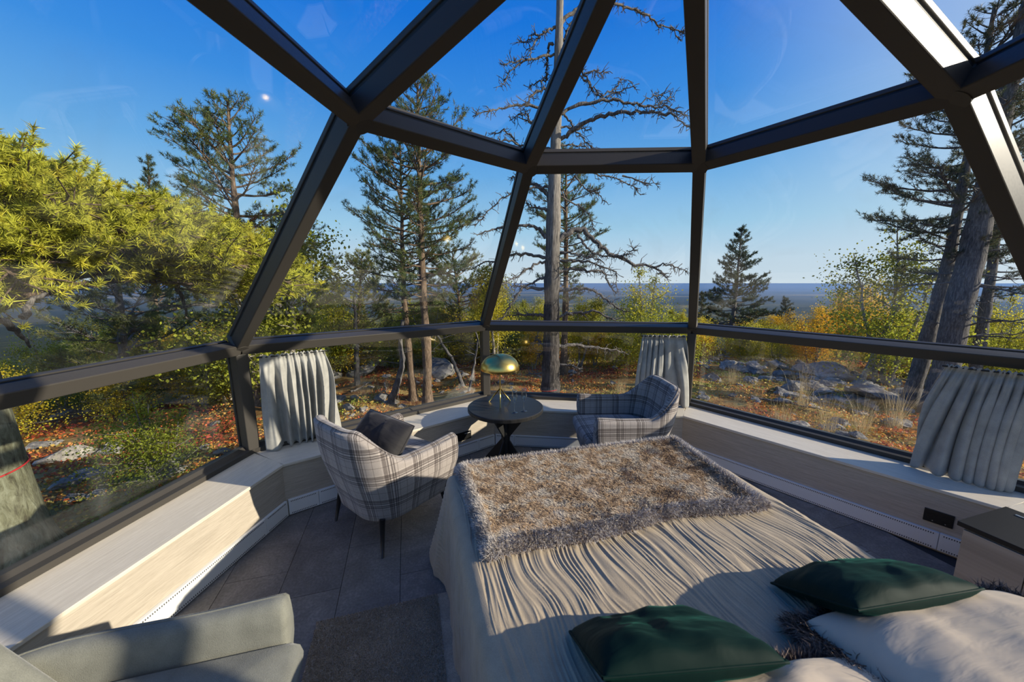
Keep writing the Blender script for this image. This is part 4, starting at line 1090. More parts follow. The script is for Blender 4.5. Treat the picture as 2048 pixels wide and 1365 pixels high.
for x, y in targets:
    d_ = rs.uniform(4.6, 7.2); v = ray(x, y); v = v/np.linalg.norm(v); e = CAM+v*d_-base
    z0 = np.clip(e[2]+rs.uniform(-.3, .5), 1.6, 5.6); p0 = np.array([-.02*z0, 0, z0])
    n = 9; P = wobble(p0, e, n, .018, rs); P[:, 2] += np.sin(np.linspace(0, PI, n))*.12*np.linalg.norm(e-p0)
    L = np.linalg.norm(e-p0); 
    rb = .012+.007*L
    br.append(tube_np(P, np.linspace(rb, .006, n), 5))
    nt = int(9+5*min(L, 4))
    for q in range(nt):
        u = 1-.55*((q+rs.rand())/nt)**1.1*min(1, 2.2/L)
        x2 = u*(n-1); k0 = min(int(x2), n-2); c = P[k0]+(P[k0+1]-P[k0])*(x2-k0); dd = unit(P[k0+1]-P[k0])
        l2 = rs.uniform(.18, .48); sd = unit(np.cross(dd, [0, 0, 1]))*(1 if q % 2 else -1)
        tw_ = unit(dd*.6+sd*.8+np.array([0, 0, rs.normal(.2, .3)])); e2 = c+tw_*l2
        br.append(tube_np(np.array([c, (c+e2)/2+rs.normal(0, .02, 3), e2]), [.008, .006, .004], 4))
        for w in (.45, .75, 1.0):
            tp.append(c+(e2-c)*w+rs.normal(0, .02, 3)); td.append(unit(tw_+np.array([0, 0, .6])+rs.normal(0, .25, 3)))
V, F = join_np(br); o = link('branches', np_mesh('branches', V, F, True), MAT['pine_bark'], near); o['kind'] = 'stuff'
tp = np.array(tp); td = np.array(td)
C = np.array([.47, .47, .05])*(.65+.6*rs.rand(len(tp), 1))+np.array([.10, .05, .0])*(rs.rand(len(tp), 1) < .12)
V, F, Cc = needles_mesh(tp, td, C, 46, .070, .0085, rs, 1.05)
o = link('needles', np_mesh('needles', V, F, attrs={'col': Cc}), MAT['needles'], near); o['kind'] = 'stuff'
# bare lichen-grey dead boughs hanging below it
for pts, d_ in (([(0, 640), (40, 665), (65, 700)], 4.4), ([(38, 640), (80, 590), (108, 560)], 4.6), ([(560, 610), (490, 575), (400, 540), (340, 500)], 6.2), ([(470, 600), (400, 585), (350, 575)], 5.8),
                ([(440, 545), (470, 590), (500, 640)], 6.0), ([(350, 560), (372, 610), (375, 640)], 5.6), ([(200, 568), (150, 575)], 5.2), ([(430, 610), (330, 612), (300, 600)], 5.5)):
    P = np.array([CAM+ray(x, y)/np.linalg.norm(ray(x, y))*(d_+.12*k_) for k_, (x, y) in enumerate(pts)])-base
    P = interp_path(P, 10)+rs.normal(0, .012, (10, 3)); V, F = tube_np(P, np.linspace(.026, .008, 10), 6)
    o = link('dead_bough', np_mesh('dead_bough', V, F, True), MAT['dead_wood'], near)

# ------------------------------------------------------------------ the standing dead tree, limb by limb
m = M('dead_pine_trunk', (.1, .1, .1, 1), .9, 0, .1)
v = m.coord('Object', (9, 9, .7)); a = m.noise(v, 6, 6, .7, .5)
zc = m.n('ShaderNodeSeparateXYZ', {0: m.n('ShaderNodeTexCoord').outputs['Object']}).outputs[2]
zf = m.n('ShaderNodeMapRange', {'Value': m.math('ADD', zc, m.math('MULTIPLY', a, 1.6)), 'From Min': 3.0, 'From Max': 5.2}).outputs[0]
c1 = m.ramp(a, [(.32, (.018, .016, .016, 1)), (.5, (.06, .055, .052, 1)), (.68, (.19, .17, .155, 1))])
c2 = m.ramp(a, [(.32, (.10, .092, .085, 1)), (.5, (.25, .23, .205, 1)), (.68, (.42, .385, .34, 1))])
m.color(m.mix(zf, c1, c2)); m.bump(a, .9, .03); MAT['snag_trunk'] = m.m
DY = 8.0
rs = np.random.RandomState(5)
tpx = [(1101, 800), (1102, 720), (1103, 640), (1104, 560), (1106, 480), (1108, 400), (1111, 300), (1114, 200), (1117, 120), (1120, 0), (1122, -90), (1124, -170)]
twd = [38, 35, 33, 30, 29, 26, 20, 18, 16, 13, 10, 6]
TP = np.array([at_y(x, y, DY) for x, y in tpx]); TR = np.array(twd)/2*DY/FPX
foot = TP[0].copy(); g0 = float(gz(foot[0], DY))
if g0 < foot[2]: 
    TP = np.concatenate([[[foot[0], DY, g0-.05], [foot[0], DY, (g0+foot[2])/2]], TP]); TR = np.concatenate([[TR[0]*1.5, TR[0]*1.12], TR])
base = np.array([TP[0, 0], DY, TP[0, 2]])
snag = empty('dead_tree', base, label='tall bare grey dead pine with twisted limbs and red string round its foot', cat='dead tree')
P = interp_path(TP-base, 60); r_ = np.interp(np.linspace(0, 1, 60), np.linspace(0, 1, len(TR)), TR)*(1+.05*rs.normal(0, 1, 60))
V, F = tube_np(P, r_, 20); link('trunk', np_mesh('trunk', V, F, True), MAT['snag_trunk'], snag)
zst = at_y(1100, 777, DY)-base; mb = MB(); rS = .225
mb.tube([(zst[0]+rS*math.cos(t), rS*math.sin(t), zst[2]+.03*math.cos(t)) for t in np.linspace(0, 2*PI, 37)], .008, 6); o = mb.build('red_string', MAT['red_string'], snag, smooth=True); o['label'] = 'thin red string tied round the trunk'
s6 = lambda L: [(940+x*.293, y*.293) for x, y in L]
s7 = lambda L: [(940+x*.2638, 340+y*.2638) for x, y in L]
s5 = lambda L: [(600+x*.3663, 650+y*.3663) for x, y in L]
LIMBS = [
 (s6([(625,160),(680,100),(760,40),(830,25),(990,30),(1100,50),(1200,95),(1270,170),(1370,190),(1440,280)]), 17), (s6([(1370,190),(1400,210),(1480,210)]), 6),
 (s6([(640,280),(670,190),(730,120),(790,95)]), 14), (s6([(590,185),(540,200),(480,250),(430,310),(400,390)]), 12), (s6([(480,250),(440,225),(390,290),(340,290)]), 8),
 (s6([(575,370),(500,380),(420,405),(340,410),(220,445)]), 12), (s6([(380,410),(310,460),(260,500),(220,590)]), 8), (s6([(570,295),(535,330),(525,400),(520,480),(530,540),(460,560),(400,600)]), 13),
 (s6([(640,300),(670,345),(720,400),(780,500),(830,590),(900,650)]), 15), (s6([(780,500),(850,480),(960,500)]), 8), (s6([(750,515),(800,560),(850,640),(920,670)]), 9), (s6([(900,650),(1000,600),(1040,540)]), 8), (s6([(930,660),(1040,610),(1130,590)]), 7),
 (s6([(570,610),(500,610),(430,640),(390,710)]), 16), (s6([(515,745),(440,725),(360,710),(260,725),(150,755),(30,775)]), 14), (s6([(570,760),(515,745)]), 15),
 (s6([(615,780),(720,720),(830,700),(930,685),(1030,690),(1120,715),(1240,735),(1330,720),(1430,770),(1490,810)]), 17), (s6([(1240,735),(1300,700),(1390,660)]), 6), (s6([(1170,710),(1210,670),(1330,640)]), 6),
 (s6([(615,950),(700,890),(800,830),(900,790),(1000,770),(1100,765),(1250,765),(1380,780),(1480,860),(1515,865)]), 21), (s6([(640,770),(700,860),(760,930),(830,1000),(880,1060),(880,1090)]), 10),
 (s6([(570,1020),(500,1010),(400,1015),(330,990),(290,940),(240,890),(150,920)]), 15), (s6([(330,990),(240,950),(160,975),(90,940)]), 9), (s6([(460,870),(390,790),(360,740)]), 9), (s6([(440,860),(340,780),(270,820)]), 8),
 (s6([(620,990),(720,990),(800,1010),(860,1050)]), 9), (s6([(620,870),(720,870),(820,885)]), 9), (s6([(600,1120),(720,1150),(860,1195),(1000,1220),(1130,1280),(1170,1330)]), 12), (s6([(1040,1200),(1200,1250),(1270,1260)]), 8),
 (s7([(615,235),(580,180),(530,130),(470,100),(400,60),(300,60)]), 24), (s7([(590,310),(530,290),(460,270),(420,250)]), 16), (s7([(575,520),(530,460),(470,425),(390,420),(300,430),(150,455),(50,495)]), 19),
 (s7([(650,545),(720,490),(790,455),(860,450),(920,520),(1000,590),(1060,640),(1150,660),(1230,715),(1330,725),(1400,740),(1500,820)]), 29), (s7([(1400,740),(1470,715),(1560,730),(1650,775)]), 10), (s7([(1150,660),(1200,640),(1260,580)]), 9),
 (s7([(820,490),(860,560),(930,630),(1040,660)]), 15), (s7([(670,620),(780,630),(860,660),(930,670),(1000,690)]), 13), (s7([(670,690),(800,685),(900,700),(1000,735),(1110,770),(1115,900)]), 14),
 (s7([(660,765),(780,750),(880,765),(980,760),(1020,790),(1060,880),(1110,940)]), 18), (s7([(640,920),(740,910),(860,895),(930,910),(1000,960),(1070,1010),(1130,1060),(1210,1080)]), 18),
 (s7([(640,1115),(760,1090),(860,1080),(950,1070),(1040,1110),(1140,1165)]), 19), (s7([(580,665),(490,650),(400,640),(320,640),(230,680),(120,700),(0,760)]), 17), (s7([(580,690),(480,720),(400,780),(320,830),(260,860)]), 14),
 (s7([(570,820),(520,830),(480,860),(420,880),(330,880)]), 13), (s7([(580,905),(480,895),(400,890),(350,960),(290,1060),(230,1150)]), 17), (s7([(570,1110),(480,1095),(370,1090),(300,1110)]), 17),
 (s7([(600,130),(480,140),(345,160),(250,210),(150,300),(80,370),(40,430)]), 11), (s7([(690,200),(800,260),(900,340),(950,450)]), 9), (s7([(800,50),(870,140),(960,170),(1040,250)]), 9),
 (s5([(1390,115),(1420,115),(1520,110),(1630,125),(1700,135),(1770,150)]), 19), (s5([(1345,110),(1320,105),(1290,70),(1300,40)]), 12), (s5([(1400,215),(1460,220),(1540,240)]), 14), (s5([(1340,265),(1290,262),(1230,275)]), 12), (s5([(1340,150),(1320,158),(1300,170)]), 9)]
for pts, wpx in LIMBS:
    n = max(8, len(pts)*4); x0 = pts[0][0]
    sl = rs.uniform(-.55, .55)
    W3 = []
    for x, y in pts:
        W3.append(at_y(x, y, DY+sl*(abs(x-x0)/FPX*DY)*.9))
    P = interp_path(np.array(W3)-base, n); P[1:] += rs.normal(0, .014, (n-1, 3))
    L = np.linalg.norm(np.diff(P, axis=0), axis=1).sum(); ra = wpx*.2638/2*DY/FPX*1.6
    rad_ = np.linspace(ra, max(.006, ra*.25), n)*(1+.12*rs.normal(0, 1, n))
    V, F = tube_np(P, rad_, 7)
    lo = link('limb', np_mesh('limb', V, F, True), MAT['dead_wood'], snag)
    tw = []
    for q in range(int(10+L*24)):
        u = rs.uniform(.25, 1); x2 = u*(n-1); k0 = min(int(x2), n-2); c = P[k0]+(P[k0+1]-P[k0])*(x2-k0)
        l2 = rs.uniform(.04, .20)*(1.5 if rs.rand() < .15 else 1); d = unit(unit(P[k0+1]-P[k0])*.6+rs.normal(0, .7, 3)*np.array([1, .7, 1])+np.array([0, 0, -.1]))
        e1 = c+d*l2*.5; e2 = e1+unit(d+rs.normal(0, .55, 3))*l2*.5
        tw.append(tube_np(np.array([c, e1, e2]), [.009, .007, .0045], 3))
        if rs.rand() < .7: tw.append(tube_np(np.array([e1, e1+unit(d+rs.normal(0, .9, 3))*l2*.5]), [.0065, .004], 3))
    V, F = join_np(tw); o = link('twigs', np_mesh('twigs', V, F, True), MAT['dead_wood'], lo); o['kind'] = 'stuff'

# pale leaning snag at the right
rs = np.random.RandomState(15)
pt = [(1895, 720), (1915, 620), (1942, 520), (1966, 410), (2004, 230), (2045, 50), (2075, -90)]
P3 = np.array(trunk_px(pt, 7.4)); base = P3[0].copy(); T = interp_path(P3-base, 40)
sn = empty('dead_tree', base, label='thick pale leaning snag at the right with bare side branches', cat='dead tree')
V, F = tube_np(T, np.interp(np.linspace(0, 1, 40), [0, .1, .4, .7, 1], [.30, .225, .19, .13, .05])*(1+.05*rs.normal(0, 1, 40)), 18)
link('trunk', np_mesh('trunk', V, F, True), MAT['grey_bark'], sn)
for f in np.concatenate([rs.uniform(.16, .42, 16), rs.uniform(.42, .98, 14)]):
    p0 = T[int(f*39)]; az = rs.uniform(-1.2, 1.6) if rs.rand() < .75 else rs.uniform(0, 6.3); L = rs.uniform(.4, 1.5)
    e = p0+np.array([math.cos(az), math.sin(az), rs.uniform(-.35, .3)])*L
    P = wobble(p0, e, 9, .035, rs); V, F = tube_np(P, np.linspace(.024, .006, 9), 6)
    lo = link('limb', np_mesh('limb', V, F, True), MAT['grey_bark'], sn); tw = []
    for q in range(10):
        c = P[rs.randint(3, 9)]; d = unit(rs.normal(0, 1, 3)); e1 = c+d*rs.uniform(.08, .3); tw.append(tube_np(np.array([c, (c+e1)/2+rs.normal(0, .02, 3), e1]), [.007, .005, .003], 3))
    V, F = join_np(tw); o = link('twigs', np_mesh('twigs', V, F, True), MAT['grey_bark'], lo); o['kind'] = 'stuff'

# bare slender trunks among the thicket
rs = np.random.RandomState(61)
for pts, Y, r0, lb in (([(714, 735), (713, 680), (709, 600)], 10.5, .075, 'bare grey trunk with broken top left of the twin pines'), ([(790, 780), (800, 750), (806, 720), (800, 690), (806, 640)], 8.3, .075, 'dark crooked trunk bending beside the twin pines'),
        ([(915, 745), (903, 715), (885, 690), (870, 660)], 9.5, .05, 'dark trunk leaning towards the twin pines from the right'), ([(940, 775), (948, 730), (955, 690), (950, 640)], 8.8, .03, 'thin grey bare trunk just left of the front post'),
        ([(1758, 690), (1772, 660), (1792, 625), (1806, 590)], 11., .07, 'slanting dark trunk below the dark green birch')):
    P3 = np.array(trunk_px(pts, Y)); base = P3[0].copy(); T = interp_path(P3-base, 20)+rs.normal(0, .008, (20, 3))
    d0 = empty('dead_tree', base, label=lb, cat='dead tree')
    V, F = tube_np(T, np.linspace(r0*1.2, r0*.5, 20), 10); link('trunk', np_mesh('trunk', V, F, True), MAT['birch_bark' if 'birch' in lb or 'white' in lb else 'grey_bark'], d0)
    tw = []
    for q in range(9):
        c = T[rs.randint(6, 20)]; e = c+unit(rs.normal(0, 1, 3)*np.array([1, 1, .5]))*rs.uniform(.25, .8); tw.append(tube_np(wobble(c, e, 5, .06, rs), [.012, .010, .008, .006, .004], 4))
    V, F = join_np(tw); o = link('twigs', np_mesh('twigs', V, F, True), MAT['grey_bark'], d0); o['kind'] = 'stuff'

# ------------------------------------------------------------------ birches
GOLD, YEL, GRN, ORG = (.72, .46, .03), (.62, .54, .04), (.36, .39, .04), (.70, .30, .02)
def birch(seed, H, Wd, cols, nl, ls, stems=3, name='birch_tree'):
    rs = np.random.RandomState(seed); root = empty(name, (0, 0, -60))
    br, lp_, tips = [], [], []
    for s in range(stems):
        az = s*6.28/stems+rs.rand(); lean = rs.uniform(.03, .2)*(stems > 1)
        top = np.array([math.cos(az)*lean*H*1.3, math.sin(az)*lean*H*1.3, H*rs.uniform(.75, 1)])
        T = wobble(np.array([math.cos(az)*.05, math.sin(az)*.05, -.1]), top, 12, .02, rs)
        br.append(tube_np(T, np.linspace(.012*H+.015, .006, 12), 7))
        for b in range(22):
            f = rs.uniform(.22, 1); p0 = T[min(int(f*11), 10)]; a2 = rs.uniform(0, 6.28)
            L = Wd*rs.uniform(.25, .6)*min(1, 1.5*(1.08-f))*(.6+.4*min(1, f*2.5)); el = rs.uniform(.1, .9)
            e = p0+np.array([math.cos(a2)*math.cos(el), math.sin(a2)*math.cos(el), math.sin(el)])*L
            P = wobble(p0, e, 5, .04, rs); br.append(tube_np(P, np.linspace(.010, .004, 5), 4)); tips.append((P, L))
    V, F = join_np(br); link('trunk', np_mesh('trunk', V, F, True), MAT['birch_bark'], root)
    Lm = sum(L for P, L in tips); Pn = []
    for P, L in tips:
        per_ = int(1.9*nl*L/Lm)+4; u = rs.rand(per_)**.6*4; k0 = np.minimum(u.astype(int), 3); c = P[k0]+(P[k0+1]-P[k0])*(u-k0)[:, None]
        Pn.append(c+rs.normal(0, .13*(.5+L), (per_, 3)))
    Pn = np.concatenate(Pn); n = len(Pn)
    A = rvec(rs, n); B = np.cross(A, rvec(rs, n)); B /= np.linalg.norm(B, axis=1, keepdims=True)
    l = ls*.70*(.6+.7*rs.rand(n, 1))
    V = np.stack([Pn-A*l*.5, Pn+B*l*.36, Pn+A*l*.5, Pn-B*l*.36], 1).reshape(-1, 3)
    F = np.arange(n*4).reshape(-1, 4)
    w = rs.rand(n, 1); g = np.clip(fbm(Pn[:, 0]*1.2+seed, Pn[:, 2]*1.2, seed, 2)*1.6+.5, 0, 1)[:, None]
    C = (np.array(cols[0])*(1-g)+np.array(cols[1])*g)*(.6+.7*w)
    o = link('foliage', np_mesh('foliage', V, F, attrs={'col': np.repeat(C, 4, 0)}), MAT['leaves'], root); o['kind'] = 'stuff'
    return root
KIND = {'gold': [birch(1, 3.2, 2.2, (GOLD, YEL), 5200, .075), birch(2, 2.6, 2.4, (YEL, GOLD), 4800, .075, 4)],
        'yellow': [birch(3, 3.4, 2.4, (YEL, GRN), 5600, .075), birch(4, 2.4, 2.6, (YEL, GRN), 5000, .075, 4), birch(5, 4.2, 2.4, (YEL, (.26, .25, .03)), 6000, .08, 2)],
        'green': [birch(6, 3.6, 2.6, (GRN, (.24, .24, .03)), 5600, .075), birch(7, 2.6, 2.6, ((.20, .24, .03), GRN), 5200, .075, 4)],
        'orange': [birch(8, 2.6, 1.9, (ORG, GOLD), 4600, .075), birch(9, 1.9, 1.8, (ORG, YEL), 3600, .07, 4)]}
HT_ = {1: 3.2, 2: 2.6, 3: 3.4, 4: 2.4, 5: 4.2, 6: 3.6, 7: 2.6, 8: 2.6, 9: 1.9}
used = {}
rb = random.Random(3)
def put_birch(kind, x, y, h, label, group=None, which=None, sink=.08):
    L = KIND[kind]; src = L[which if which is not None else rb.randrange(len(L))]
    o = src if src.name not in used else copy_tree(src); used[src.name] = 1
    zmax = 3.2
    o.location = (x, y, float(gz(x, y))-sink); o.rotation_euler = (0, 0, rb.uniform(0, 6.28))
    hh = [c for c in o.children if c.name.startswith('foliage')]
    b = np.array(src['h']) if 'h' in src else None
    s = h/3.0; w = s*rb.uniform(.85, 1.1)
    o.scale = (w, w, s)
    for k_ in ('label', 'group'): 
        if k_ in o: del o[k_]
    return setp(o, label, 'birch tree', group)
def birch_px(kind, px, pytop, Y, label, which=None, hm=None):
    p = at_y(px, pytop, Y); g = float(gz(p[0], p[1])); return put_birch(kind, p[0], p[1], p[2]-g, label, None, which)
birch_px('yellow', 1300, 548, 11.5, 'bright yellow birch just right of the dead tree trunk', 0)
birch_px('yellow', 1352, 585, 10.5, 'low bushy yellow birch before the narrow shaded curtain', 1)
birch_px('gold', 1718, 540, 17, 'golden birch rising highest against the valley on the right', 0)
birch_px('orange', 1600, 612, 20, 'small orange birch beside the small dark spruce', 1)
birch_px('gold', 1530, 606, 18, 'round golden birch just right of the lone spruce', 1)
birch_px('green', 1812, 478, 11, 'dark green birch leaning left of the leaning dark pine', 0)
birch_px('gold', 1782, 590, 14, 'yellow orange birch below the dark green one', 0)
birch_px('yellow', 2000, 600, 11, 'yellow birch filling the corner behind the leaning snag', 0)
birch_px('yellow', 1940, 612, 13, 'low yellow birch between the leaning pine and snag', 1)
birch_px('gold', 1660, 585, 19, 'thin golden birch left of the highest golden one', 0)
birch_px('yellow', 990, 540, 12, 'loose leafed birch behind the front post', 2)
birch_px('yellow', 150, 615, 12, 'yellow birch bush low behind the left rail', 1)
birch_px('gold', 225, 668, 9.0, 'golden leafed sapling over the left rail', 1)
birch_px('green', 530, 430, 8.2, 'olive birch with yellowing top beside the sloping rib', 0)
b_ = hit(318, 975); put_birch('green', b_[0], b_[1], 1.5, 'green leafed young birch close outside the left window', None, 1)
b_ = hit(700, 790)
# the thicket on the slope
CN = {'gold': 'golden', 'yellow': 'yellow', 'green': 'green', 'orange': 'orange'}
def thicket_label(k_, x, y, h):
    px = 1024+FPX*x/(y*math.cos(PITCH))
    w = ('behind the huge old pine' if px < 420 else 'around the bushy pine' if px < 640 else 'left of the twin pines' if px < 790 else 'behind the twin pines' if px < 900 else
         'between twin pines and dead tree' if px < 1080 else 'right behind the dead tree' if px < 1240 else 'beyond the narrow shaded curtain' if px < 1400 else
         'around the lone spruce' if px < 1560 else 'above the boulder field' if px < 1760 else 'behind the leaning trees')
    d = 'near' if math.hypot(x, y) < 14 else 'farther'
    t = 'tall' if h > 2.6 else 'mid height' if h > 1.9 else 'low'
    return '%s %s birch %s in the %s rows of thicket' % (t, CN[k_], w, d), 'thicket birches '+w
n = 0
while n < 130:
    az = rb.uniform(-62, 58); r = rb.uniform(9.5, 30)
    if az < 6: r = rb.uniform(13.5, 25)
    elif az < 20: r = rb.uniform(14.5, 25)
    else: r = rb.uniform(17, 30)
    x, y = r*math.sin(rad(az)), r*math.cos(rad(az))
    h = rb.uniform(1.6, 3.0)
    g = float(gz(x, y)); cap = EYE-g+(.03 if az < -2 else -.02)*r
    h = min(h, cap+rb.uniform(-.7, .25)) 
    if az < -8: k_ = rb.choice(['green', 'yellow', 'yellow', 'gold', 'gold'])
    elif az < 12: k_ = rb.choice(['yellow', 'gold', 'yellow', 'green'])
    else: k_ = rb.choice(['gold', 'orange', 'yellow', 'gold', 'yellow'])
    put_birch(k_, x, y, h, *thicket_label(k_, x, y, h)); n += 1
n = 0
while n < 44:                                  # bushier ones right behind the dead tree and twin pines
    az = rb.uniform(-42, 18); r = rb.uniform(13.2, 17); x, y = r*math.sin(rad(az)), r*math.cos(rad(az))
    g = float(gz(x, y)); k_ = rb.choice(['yellow', 'gold', 'yellow', 'gold', 'green'])
    h = (EYE-g)*rb.uniform(.55, .95); put_birch(k_, x, y, h, *thicket_label(k_, x, y, h)); n += 1

# ------------------------------------------------------------------ stones
rs = np.random.RandomState(21)
def stone_mesh(seed, flat):
    r = np.random.RandomState(seed); bm = bmesh.new(); bmesh.ops.create_icosphere(bm, subdivisions=3, radius=.5)
    pl = [(rvec(r, 1)[0], r.uniform(.20, .38)) for _ in range(13)]
    for v in bm.verts:
        p = np.array(v.co)
        for nn, d in pl:
            e = p@nn-d
            if e > 0: p = p-nn*e*.92
        p = p*np.array([1.15, .9, flat])+.015*r.normal(0, 1, 3); v.co = p
    me = bpy.data.meshes.new('stone'); bm.to_mesh(me); bm.free(); me.materials.append(MAT['stone']); return me
SM = [stone_mesh(100+k_, f) for k_, f in enumerate((.42, .34, .5, .3, .6, .38, .46, .34, .55))]
SL = {'r': ('grey lichened stone of the boulder field beyond the front right window', 'stones of the boulder field'),
      'l': ('shaded grey stone on the heath beyond the left window', 'stones beyond the left window'),
      'f': ('grey stone on the red heath beyond the front left window', 'stones beyond the front left window'),
      'm': ('grey stone among red heath behind the dead tree', 'stones behind the dead tree')}
def stone(px, py, wpx, key, label=None):
    p = hit(px, py); d = np.linalg.norm(p-CAM)
    if d > 60 or np.hypot(p[0]-CX, p[1]-CY) < 3.35: return
    o = link('stone', SM[rs.randint(len(SM))]); s = max(.05, wpx/FPX*d*.95)
    if np.hypot(p[0]-CX, p[1]-CY) < 3.35+s*.6: return
    o.location = (p[0], p[1], p[2]+s*.10); o.rotation_euler = (rs.normal(0, .15), rs.normal(0, .15), rs.uniform(0, 6.28)); o.scale = (s, s, s*rs.uniform(.8, 1.3))
    if label: setp(o, label, 'stone'); return
    z = 'tiny' if s < .16 else 'small' if s < .26 else 'mid sized' if s < .42 else 'large' if s < .7 else 'very large'
    if key == 'r': w, B = (('stone heap by the front right post', (1390, 1530, 714)) if px < 1530 and py < 740 else ('boulder field top under the birches', (1530, 1850, 733)) if py < 745 else ('left arm of the boulder field', (1390, 1540, 770)) if px < 1540 else
         ('middle of the boulder field', (1540, 1700, 766)) if py < 790 and px < 1700 else ('right side of the boulder field', (1700, 1850, 785)) if px >= 1700 and py < 840 else ('grass close to the front right window', (1540, 1840, 840)) if px < 1940 else ('rocks under the leaning snag', (1950, 2048, 705)))
    elif key == 'l': w, B = ('heath close to the left window', (60, 480, 955)) if py > 900 else ('shaded slope beyond the left window', (60, 480, 845))
    elif key == 'f': w, B = ('red heath left of the twin pines', (655, 800, 800)) if px < 800 else ('red heath right of the twin pines', (800, 960, 790))
    else: w, B = ('heath left of the dead tree', (985, 1100, 755)) if px < 1100 else ('heath right of the dead tree', (1100, 1270, 755))
    t = 3*(px-B[0])/(B[1]-B[0])
    setp(o, '%s grey stone, %s %s of the %s' % (z, 'front' if py > B[2] else 'rear', 'left' if t < 1 else 'centre' if t < 2 else 'right', w), 'stone', 'stones on the '+w)
n = 0
while n < 215:                                  # boulder stream
    x = rs.uniform(1395, 1850); c = np.interp(x, [1395, 1500, 1600, 1700, 1800, 1850], [715, 725, 770, 780, 790, 790]); y = c+rs.normal(0, 26)
    if not np.interp(x, [1390, 2040], [690, 735]) < y < 880: continue
    stone(x, y, rs.choice([9, 14, 20, 29, 42], p=[.28, .3, .22, .14, .06]), 'r'); n += 1
for _ in range(45): stone(rs.uniform(1388, 1530), rs.uniform(692, 735), rs.uniform(7, 18), 'r')
for _ in range(22): stone(rs.uniform(1400, 1830), rs.uniform(780, 890), rs.uniform(12, 34), 'r')
for _ in range(14): stone(rs.uniform(1950, 2048), rs.uniform(680, 730), rs.uniform(14, 40), 'r')
for _ in range(34): stone(rs.uniform(60, 480), rs.uniform(790, 1010), rs.uniform(16, 40), 'l')
for _ in range(36): stone(rs.uniform(655, 960), rs.uniform(745, 850), rs.uniform(10, 36), 'f')
for _ in range(22): stone(rs.uniform(985, 1270), rs.uniform(725, 785), rs.uniform(8, 26), 'm')
for px, py, w, key, lb in ((1655, 757, 70, 'r', 'largest domed grey boulder at the back of the boulder field'), (1590, 858, 40, 'r', 'pale rounded stone nearest the front right window frame'), (1565, 792, 44, 'r', 'flat topped boulder in the middle of the boulder field'),
                           (1745, 800, 80, 'r', 'long low slab of rock behind the dry grass tuft'), (1795, 850, 46, 'r', 'pink grey slab at the foot of the wide curtain'), (875, 748, 85, 'f', 'big flat topped boulder right of the twin pines'),
                           (760, 800, 42, 'f', 'rounded boulder with cracked face left of the twin pines'), (190, 955, 48, 'l', 'mossy boulder beside the young birch outside the left window'), (140, 920, 55, 'l', 'broad pinkish slab outside the left window'), (720, 752, 75, 'f', 'dark shaded ledge of rock under the red heath')):
    stone(px, py, w, key, lb)

# ------------------------------------------------------------------ heath plants, grass
rs = np.random.RandomState(33)
def ground_pts(n, azr, rmin, rmax, pw=1.0):
    az = np.radians(rs.uniform(azr[0], azr[1], n)); r = rmin*(rmax/rmin)**(rs.rand(n)**pw)
    x = CX+r*np.sin(az); y = CY+r*np.cos(az)
    return x, y, r
N_ = 150000
x, y, r = ground_pts(N_, (-88, 80), 3.25, 26)
dn = fbm(x*.9, y*.9, 91, 3); keep = dn > -.28; x, y, r, dn = x[keep], y[keep], r[keep], dn[keep]; n = len(x)
P = np.stack([x, y, gz(x, y)+rs.rand(n)*(.03+.09*np.clip(dn+.3, 0, 1))], 1)
A = rvec(rs, n); A[:, 2] *= .6; B = np.cross(A, rvec(rs, n)); B /= np.linalg.norm(B, axis=1, keepdims=True)
l = (.020+.0042*r)[:, None]*(.6+.8*rs.rand(n, 1))
V = np.stack([P-A*l*.5, P+B*l*.34, P+A*l*.5, P-B*l*.34], 1).reshape(-1, 3)
h = fbm(x*.5+4, y*.5, 95, 3)+rs.normal(0, .18, n)-.16*np.clip((x-2)/2, 0, 1)
pal = np.array([[.28, .32, .05], [.30, .27, .07], [.50, .35, .08], [.54, .22, .045], [.46, .10, .03], [.30, .055, .035]])
idx = np.clip((h+.55)*5.2, 0, 4.999); i0 = idx.astype(int); C = pal[i0]*(1-(idx-i0))[:, None]+pal[np.minimum(i0+1, 5)]*(idx-i0)[:, None]
C *= (.6+.8*rs.rand(n, 1))
o = link('heath_plants', np_mesh('heath_plants', V, np.arange(n*4).reshape(-1, 4), attrs={'col': np.repeat(C, 4, 0)}), MAT['undergrowth'])
setp(o, 'red orange and olive bilberry heath covering the ground outside', 'heath', kind='stuff')
def blades(P, H, lean, wd, C):
    n = len(P); a = rs.uniform(0, 6.28, n); d = np.stack([np.cos(a)*lean, np.sin(a)*lean, np.ones(n)], 1); d /= np.linalg.norm(d, axis=1, keepdims=True)
    s = np.stack([-np.sin(a), np.cos(a), 0*a], 1); s = s*.5+rvec(rs, n)*.5
    H = H[:, None]; wd = np.broadcast_to(wd, (n,))[:, None]
    mid = P+d*H*.6; tip = P+d*H+np.stack([np.cos(a)*lean*.6, np.sin(a)*lean*.6, -.15-0*a], 1)*H*.5
    V = np.stack([P-s*wd/2, P+s*wd/2, mid+s*wd*.35, mid-s*wd*.35, tip], 1).reshape(-1, 3); b = np.arange(n)[:, None]*5
    return V, b+np.array([[0, 1, 2, 3]]), b+np.array([[3, 2, 4]]), np.repeat(C, 5, 0)
N_ = 30000
x, y, r = ground_pts(N_, (-30, 80), 3.3, 15, 1.2); dn = fbm(x*.8+9, y*.8, 97, 3); keep = dn > -.02; x, y, r = x[keep], y[keep], r[keep]; n = len(x)
C = np.array([.42, .33, .15])*(.5+.8*rs.rand(n, 1))*np.array([1, .95, .8])
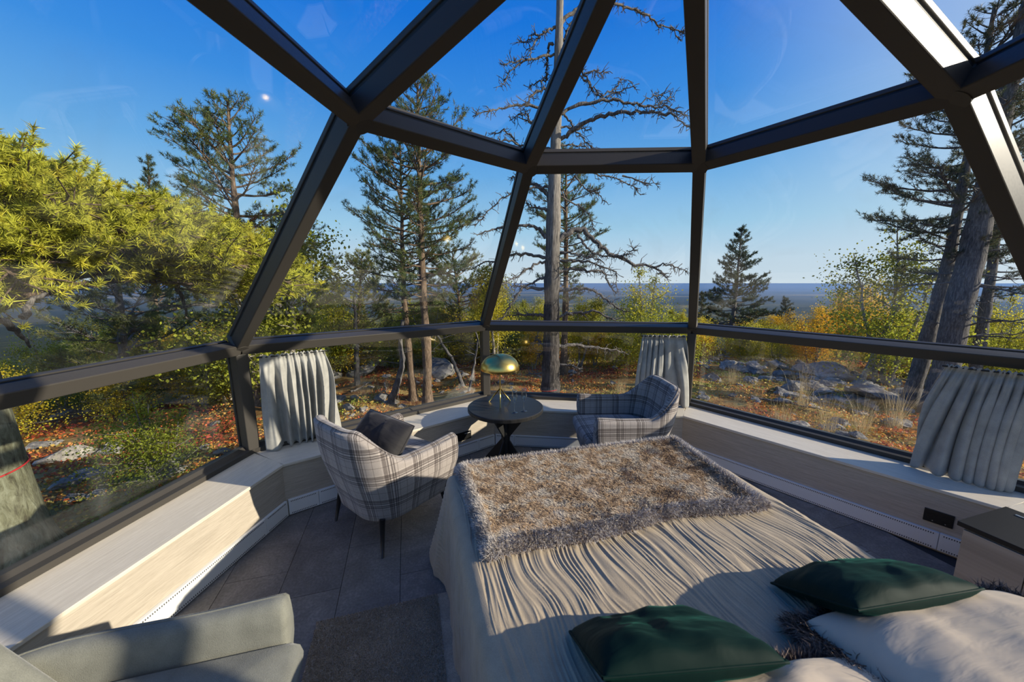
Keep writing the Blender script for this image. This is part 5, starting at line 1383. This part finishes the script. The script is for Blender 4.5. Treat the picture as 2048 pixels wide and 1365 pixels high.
V, Fq, Ft, Cc = blades(np.stack([x, y, gz(x, y)-.01], 1), (.06+.16*rs.rand(n)**2)*np.where((x > 3.2) & (r > 4.5), .55, 1), rs.rand(n)*.7, .0035+.0007*r, C)
o = link('grass', np_mesh('grass', V, [Fq, Ft], attrs={'col': Cc}), MAT['undergrowth']); setp(o, 'short dry straw coloured grass between the stones', 'grass', kind='stuff')
for px, py, hpx, lb in ((1600, 815, 90, 'tallest pale dry grass tuft beside the boulder field'), (1650, 870, 80, 'leaning straw tuft close to the front right frame'), (1560, 850, 60, 'thin dry grass tuft left of the tallest one'), (1720, 870, 70, 'sparse dry grass stalks left of the wide curtain'),
                        (1790, 860, 75, 'seed headed grass tuft against the wide curtain'), (1465, 770, 45, 'golden grass tuft by the front right post'), (1240, 790, 40, 'golden grass tuft behind the empty armchair'), (1700, 745, 45, 'dry stalks in front of the domed boulder')):
    p = hit(px, py); d = np.linalg.norm(p-CAM); n = 120; H = hpx/FPX*d
    Pn = np.stack([p[0]+rs.normal(0, .07, n), p[1]+rs.normal(0, .07, n), np.full(n, p[2]-.02)], 1); Pn[:, 2] = gz(Pn[:, 0], Pn[:, 1])-.02
    C = np.array([.55, .44, .24])*(.6+.6*rs.rand(n, 1))
    V, Fq, Ft, Cc = blades(Pn, H*(.5+.6*rs.rand(n)), rs.rand(n)*.45, .005, C)
    o = link('grass_tuft', np_mesh('grass_tuft', V, [Fq, Ft], attrs={'col': Cc}), MAT['undergrowth']); setp(o, lb, 'grass tuft')
# fallen sticks
for pts, lb in (([(770, 770), (772, 790), (790, 800)], 'pale forked dead stick left of the twin pines'), ([(1500, 800), (1600, 815), (1660, 830)], 'long weathered root lying across the boulder field'), ([(700, 790), (740, 770)], 'grey fallen branch before the red heath'), ([(395, 715), (430, 690), (470, 668)], 'grey fallen log beyond the left corner post')):
    P = np.array([hit(x, y)+np.array([0, 0, .06]) for x, y in pts]); P = interp_path(P, 10)+rs.normal(0, .012, (10, 3)); V, F = tube_np(P, np.linspace(.028, .012, 10), 7)
    o = link('fallen_branch', np_mesh('fallen_branch', V, F, True), MAT['dead_wood']); setp(o, lb, 'fallen branch')
